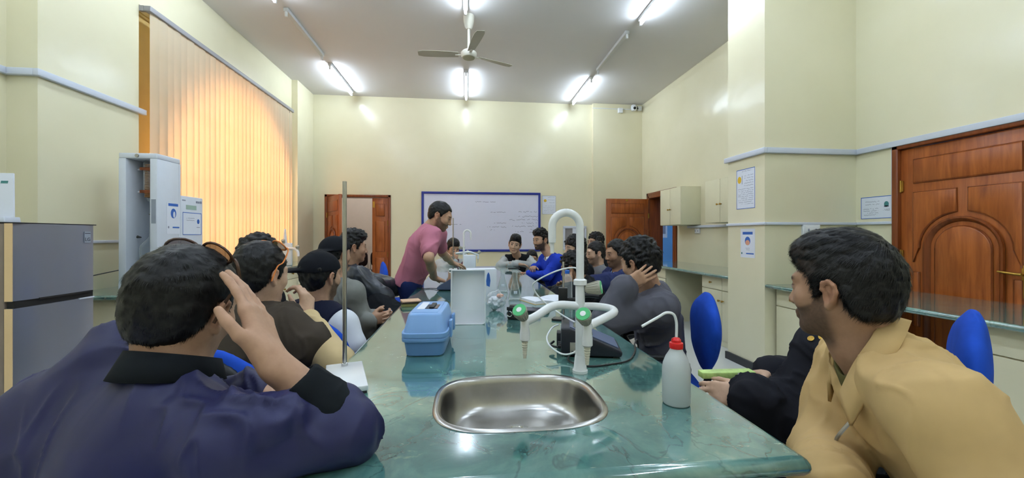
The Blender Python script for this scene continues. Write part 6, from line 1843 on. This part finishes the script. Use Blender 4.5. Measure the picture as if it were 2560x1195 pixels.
# ---- G: lecturer
root, J, M = person('G', 'standing lecturer in pink polo shirt leaning over the bench', 'mid', 0.0056, 0.009, yaw=98, pitch=24, hs=1.0, beard=0.75, full=True,
    hair=dict(nstr=1500, slen=0.014, swid=0.0018, top=0.012, side=0.006, front=0.066, recede=0.030, nape=-0.06, noise=0.002, seed=24),
    hand_kw={'R': dict(f=(0.7, 0.4, -0.3), n=(0.1, 0.2, -0.95), curl=0.2), 'L': dict(f=(0.8, 0.5, -0.25), n=(0, 0, -1), curl=0.4)})
top(J, root, 'polo_shirt', 'pink_polo', 0.016, 0.008, (0.66, 0.66), 0.007, 15, r=(0.050, 0.050, 0.05), hem=0.03, fdir=(0.5, 0.1, 0.8))
collar(J, root, 'pink_polo', r=0.062, h=0.026, flare=0.022, th=0.007)
legs(J, root, 'denim_navy', seated=False)
# ---- far end and right side
root, J, M = person('H', 'person in plaid shirt resting face on hand at the far left bench end', 'mid', 0.0056, 0.013, yaw=160, pitch=15, hs=1.1,
    hair=dict(nstr=600, slen=0.025, swid=0.003, top=0.034, side=0.012, quiff=0.015, seed=27), hand_kw={'R': dict(f=(0.1, 0.1, 1), n=(0.3, 0.9, 0.1), curl=0.3)})
top(J, root, 'shirt', 'plaid', 0.008, 0.013); top(J, root, 'vest', 'light_grey', 0.018, 0.013, arms=('R',), torso=True, vee=0.25, open_neck=0.02); legs(J, root, 'dark_trouser', h=0.018)
root, J, M = person('I', 'young man in black vest over grey hoodie, arms folded at the far bench end', 'fair', 0.0056, 0.011, yaw=192, pitch=6, roll=-10, hs=1.1, stub=0.12,
    hair=dict(nstr=800, slen=0.025, swid=0.003, top=0.030, side=0.008, quiff=0.02, front=0.054, seed=30), hand_kw={'R': dict(f=(0.9, 0.1, -0.1), n=(0, 0, -1)), 'L': dict(f=(-0.9, 0.1, 0.0), n=(0, 0, -1))})
top(J, root, 'hoodie', 'light_grey', 0.010, 0.011, (1.95, 1.95), 0.009, 17)
top(J, root, 'vest', 'vest_black', 0.022, 0.011, arms=(), amp=0.004, vee=0.10, vest=True)
collar(J, root, 'vest_black', r=0.068, h=0.035, flare=0.014, th=0.012, gap=0.4); legs(J, root, 'dark_trouser', h=0.018)
root, J, M = person('J', 'bearded man in royal blue sweater with folded arms on the bench', 'tan', 0.0056, 0.010, yaw=-118, pitch=6, hs=1.06, beard=0.95,
    hair=dict(nstr=1200, slen=0.022, swid=0.0025, top=0.034, side=0.004, quiff=0.028, curl=0.008, seed=33), hand_kw={'L': dict(f=(-0.9, 0.2, 0.0), n=(0, 0, -1)), 'R': dict(f=(-0.3, -0.9, 0.05), n=(0, 0, -1), curl=0.4)})
top(J, root, 'shirt', 'shirt_white', 0.004, 0.010, (0.4, 0.4), 0.002, 2)
top(J, root, 'sweater', 'royal_blue', 0.016, 0.010, (1.95, 1.9), 0.007, 19, vee=0.08, open_neck=0.004)
collar(J, root, 'shirt_white', r=0.062, h=0.030, flare=0.020, gap=0.3); legs(J, root, 'dark_trouser', h=0.016)
root, J, M = person('K', 'dark haired person mostly hidden between the hoodie and the blue sweater', 'tan', 0.0056, 0.016, yaw=185, pitch=12, hs=1.1, hair=dict(top=0.02, side=0.008, seed=36))
top(J, root, 'jacket', 'jacket_black', 0.012, 0.016); legs(J, root, 'dark_trouser', h=0.018)
root, J, M = person('L', 'young man with thick black fringe behind the tap column', 'fair', 0.0056, 0.012, yaw=-100, pitch=6, hs=1.04,
    hair=dict(nstr=900, slen=0.028, swid=0.003, top=0.036, side=0.018, front=0.048, curl=0.008, seed=39))
top(J, root, 'jacket', 'jacket_black', 0.014, 0.012); legs(J, root, 'dark_trouser', h=0.018)
root, J, M = person('M', 'man in black jacket hunched over the bench with his hand at his mouth', 'tan', 0.0056, 0.011, yaw=-55, pitch=16, hs=1.04, stub=0.3,
    hair=dict(nstr=1500, slen=0.024, swid=0.0025, top=0.036, side=0.018, curl=0.010, seed=42), hand_kw={'L': dict(f=(-0.1, 0.2, 0.95), n=(0.2, 0.9, 0.1), curl=0.8)})
top(J, root, 'jacket', 'jacket_black', 0.022, 0.011, (1.9, 1.9), 0.008, 21); legs(J, root, 'dark_trouser', h=0.018)
root, J, M = person('N', 'man in grey jacket with short beard, seated behind the tap column', 'fair', 0.0056, 0.012, yaw=-92, pitch=8, hs=1.06, stub=0.6,
    hair=dict(nstr=900, slen=0.018, swid=0.0025, top=0.022, side=0.006, front=0.062, recede=0.012, seed=45))
top(J, root, 'jacket', 'jacket_grey', 0.014, 0.012); collar(J, root, 'jacket_grey', r=0.072, h=0.04, th=0.012, gap=0.4); legs(J, root, 'dark_trouser', h=0.018)
root, J, M = person('O', 'curly haired man whose hair shows behind the grey jacket man', 'tan', 0.0056, 0.015, yaw=-110, hs=1.04,
    hair=dict(nstr=600, slen=0.022, swid=0.003, top=0.034, side=0.014, curl=0.010, seed=48))
top(J, root, 'jacket', 'jacket_black', 0.012, 0.015); legs(J, root, 'dark_trouser', h=0.018)
root, J, M = person('P', 'man in navy blazer and light blue shirt beside the grey suit', 'brown', 0.0056, 0.011, yaw=-98, pitch=8, hs=1.04, stub=0.55,
    hair=dict(nstr=900, slen=0.016, swid=0.0025, top=0.020, side=0.010, front=0.068, recede=0.024, curl=0.004, seed=51))
top(J, root, 'shirt', 'shirt_blue', 0.006, 0.011, (0.5, 0.5), 0.003, 2); collar(J, root, 'shirt_blue', r=0.064, h=0.028, flare=0.02, gap=0.3)
top(J, root, 'blazer', 'suit_navy', 0.020, 0.011, (1.93, 1.93), 0.008, 23, vee=0.34, open_neck=0.008, r=(0.066, 0.058, 0.048)); legs(J, root, 'dark_trouser', h=0.018)
# ---- Q: grey suit
root, J, M = person('Q', 'young man in grey suit with hand over his ear, right side', 'mid', 0.0052, 0.008, yaw=-32, pitch=10, roll=-6, hs=1.04,
    hair=dict(nstr=6000, slen=0.020, swid=0.0018, top=0.036, side=0.017, nape=-0.066, curl=0.009, scurl=0.25, lift=0.10, seed=54),
    hand_kw={'L': dict(f=(0.88, 0.10, 0.42), n=(0.05, 0.97, 0.1), curl=0.12, spread=0.09, thumb=(0.55, 0.35), s=1.02), 'R': dict(n=(0, 0, -1))})
top(J, root, 'shirt', 'shirt_white', 0.006, 0.009, (0.5, 0.5), 0.002, 2)
top(J, root, 'suit_jacket', 'suit_grey', 0.022, 0.007, (1.90, 1.9), 0.008, 25, vee=0.30, open_neck=0.006, r=(0.066, 0.058, 0.050))
collar(J, root, 'suit_grey', r=0.070, h=0.030, flare=0.02, th=0.008, gap=0.5); legs(J, root, 'dark_trouser')
# ---- R: black coat
root, J, M = person('R', 'person in black coat holding a green drink pack, hidden behind the tan jacket man', 'fair', 0.0056, 0.009, yaw=-60, hs=0.95,
    hair=dict(top=0.02, side=0.008, seed=57), hand_kw={'L': dict(f=(-0.75, 0.45, -0.1), n=(0.35, 0.75, -0.4), curl=0.65, thumb=(0.5, 0.4)), 'R': dict(f=(-0.9, 0.1, -0.05), n=(0.0, -0.5, -0.85), curl=0.40, thumb=(0.6, 0.3))})
ct_ = top(J, root, 'coat', 'coat_black', 0.026, 0.008, (1.88, 1.85), 0.009, 27, r=(0.068, 0.062, 0.056))
up = nrm(J['N'] - J['P']); rt = nrm(J['sR'] - J['sL']); fw = nrm(np.cross(up, rt)); N = J['N']
for o_ in BUTTON_RAYS:
    p, n_ = surface_hit(ct_, o_, (0.70, 0.70, -0.12))
    m = MB(); m.lathe([(0.0095, 0), (0.010, 0.003), (0.006, 0.0045), (0.004, 0.0035)], 14, n_, p); m.build('button', 'brass', root, smooth=True)
collar(J, root, 'coat_black', r=0.078, h=0.04, th=0.012, gap=0.4); legs(J, root, 'dark_trouser')
pk = thing('drink_pack', 'green and white drink pack held by the person in black coat', 'drink pack', (0.965, 1.40, 0.782), R(-4))
MB().loft([[( -0.10, y, z) for y, z in ((-0.02, -0.012), (0.02, -0.012), (0.02, 0.012), (-0.02, 0.012))], [(0.10, y, z) for y, z in ((-0.022, -0.014), (0.022, -0.014), (0.022, 0.014), (-0.022, 0.014))]]).build('pack_body', mat('pack_green', (186, 214, 130), 0.4, vary=0.25, vscale=30), pk, bevel=0.004)
MB().box(0.03, 0.085, -0.0235, -0.0222, -0.010, 0.010).build('pack_label', 'paper', pk)

# ------------------------------------------------------------------ chairs in use and empty
chair('blue office chair of the man in grey suit', 1.09, 2.22, -74).scale = (1, 1, 0.97)
chair('blue office chair of the man wearing his cap backwards', -0.68, 2.08, 10)
cb = chair('blue office chair with black back shell, of the man with orange glasses', -0.72, 1.58, 12)
cb.scale = (1, 1, 0.95)
S = Sdf(); S.cone((0, -0.292, 0.69), (0, -0.302, 0.79), 0.125, 0.182, 0.05, (A3((0, 1, 0)), 0.13)); S.cone((0, -0.302, 0.79), (0, -0.316, 0.86), 0.182, 0.122, 0.05, (A3((0, 1, 0)), 0.13))
V, F = S.mesh(0.011, 2); np_object('back_shell', V, F, 'black_plastic', cb)
chair('blue office chair of the man in grey sweatshirt', -0.98, 2.78, 45)
chair('empty blue office chair beside the lecturer near the double door', -0.77, 5.20, 75)
chair('blue office chair under the man in leather jacket', -0.95, 3.32, 60)
chair('blue office chair of the man in navy jacket', -0.74, 0.70, 35)
chair('blue office chair of the person in black coat, behind the tan jacket', 1.60, 1.44, -41).scale = (1, 1, 1.03)
chair('blue office chair of the man in tan jacket', 1.42, 0.42, -60)
bag = thing('backpack', 'black backpack with white tags leaning beside the lecturer', 'backpack', (-0.62, 3.02, 0.50))
S = Sdf(); S.cone((-0.70, 3.10, 0.70), (-0.52, 2.98, 0.66), 0.13, 0.11, 0.05); S.cone((-0.66, 3.08, 0.80), (-0.50, 3.0, 0.74), 0.08, 0.07, 0.06); S.cone((-0.66, 3.05, 0.60), (-0.56, 2.98, 0.6), 0.11, 0.10, 0.05)
V, F = S.mesh(0.010, 1); V = folds(V, vnormals(V, F), 0.006, 3, 12); V = V - A3((-0.62, 3.02, 0.50))
np_object('bag_body', V, F, 'vest_black', bag)
for i, (x, z) in enumerate(((0.08, 0.33), (0.13, 0.29))):
    o = MB().box(-0.02, 0.02, -0.002, 0.002, -0.005, 0.005).build('white_tag', 'paper', bag); o.location = (x, -0.10, z - 0.06); o.rotation_euler = (0, R(40), R(15))
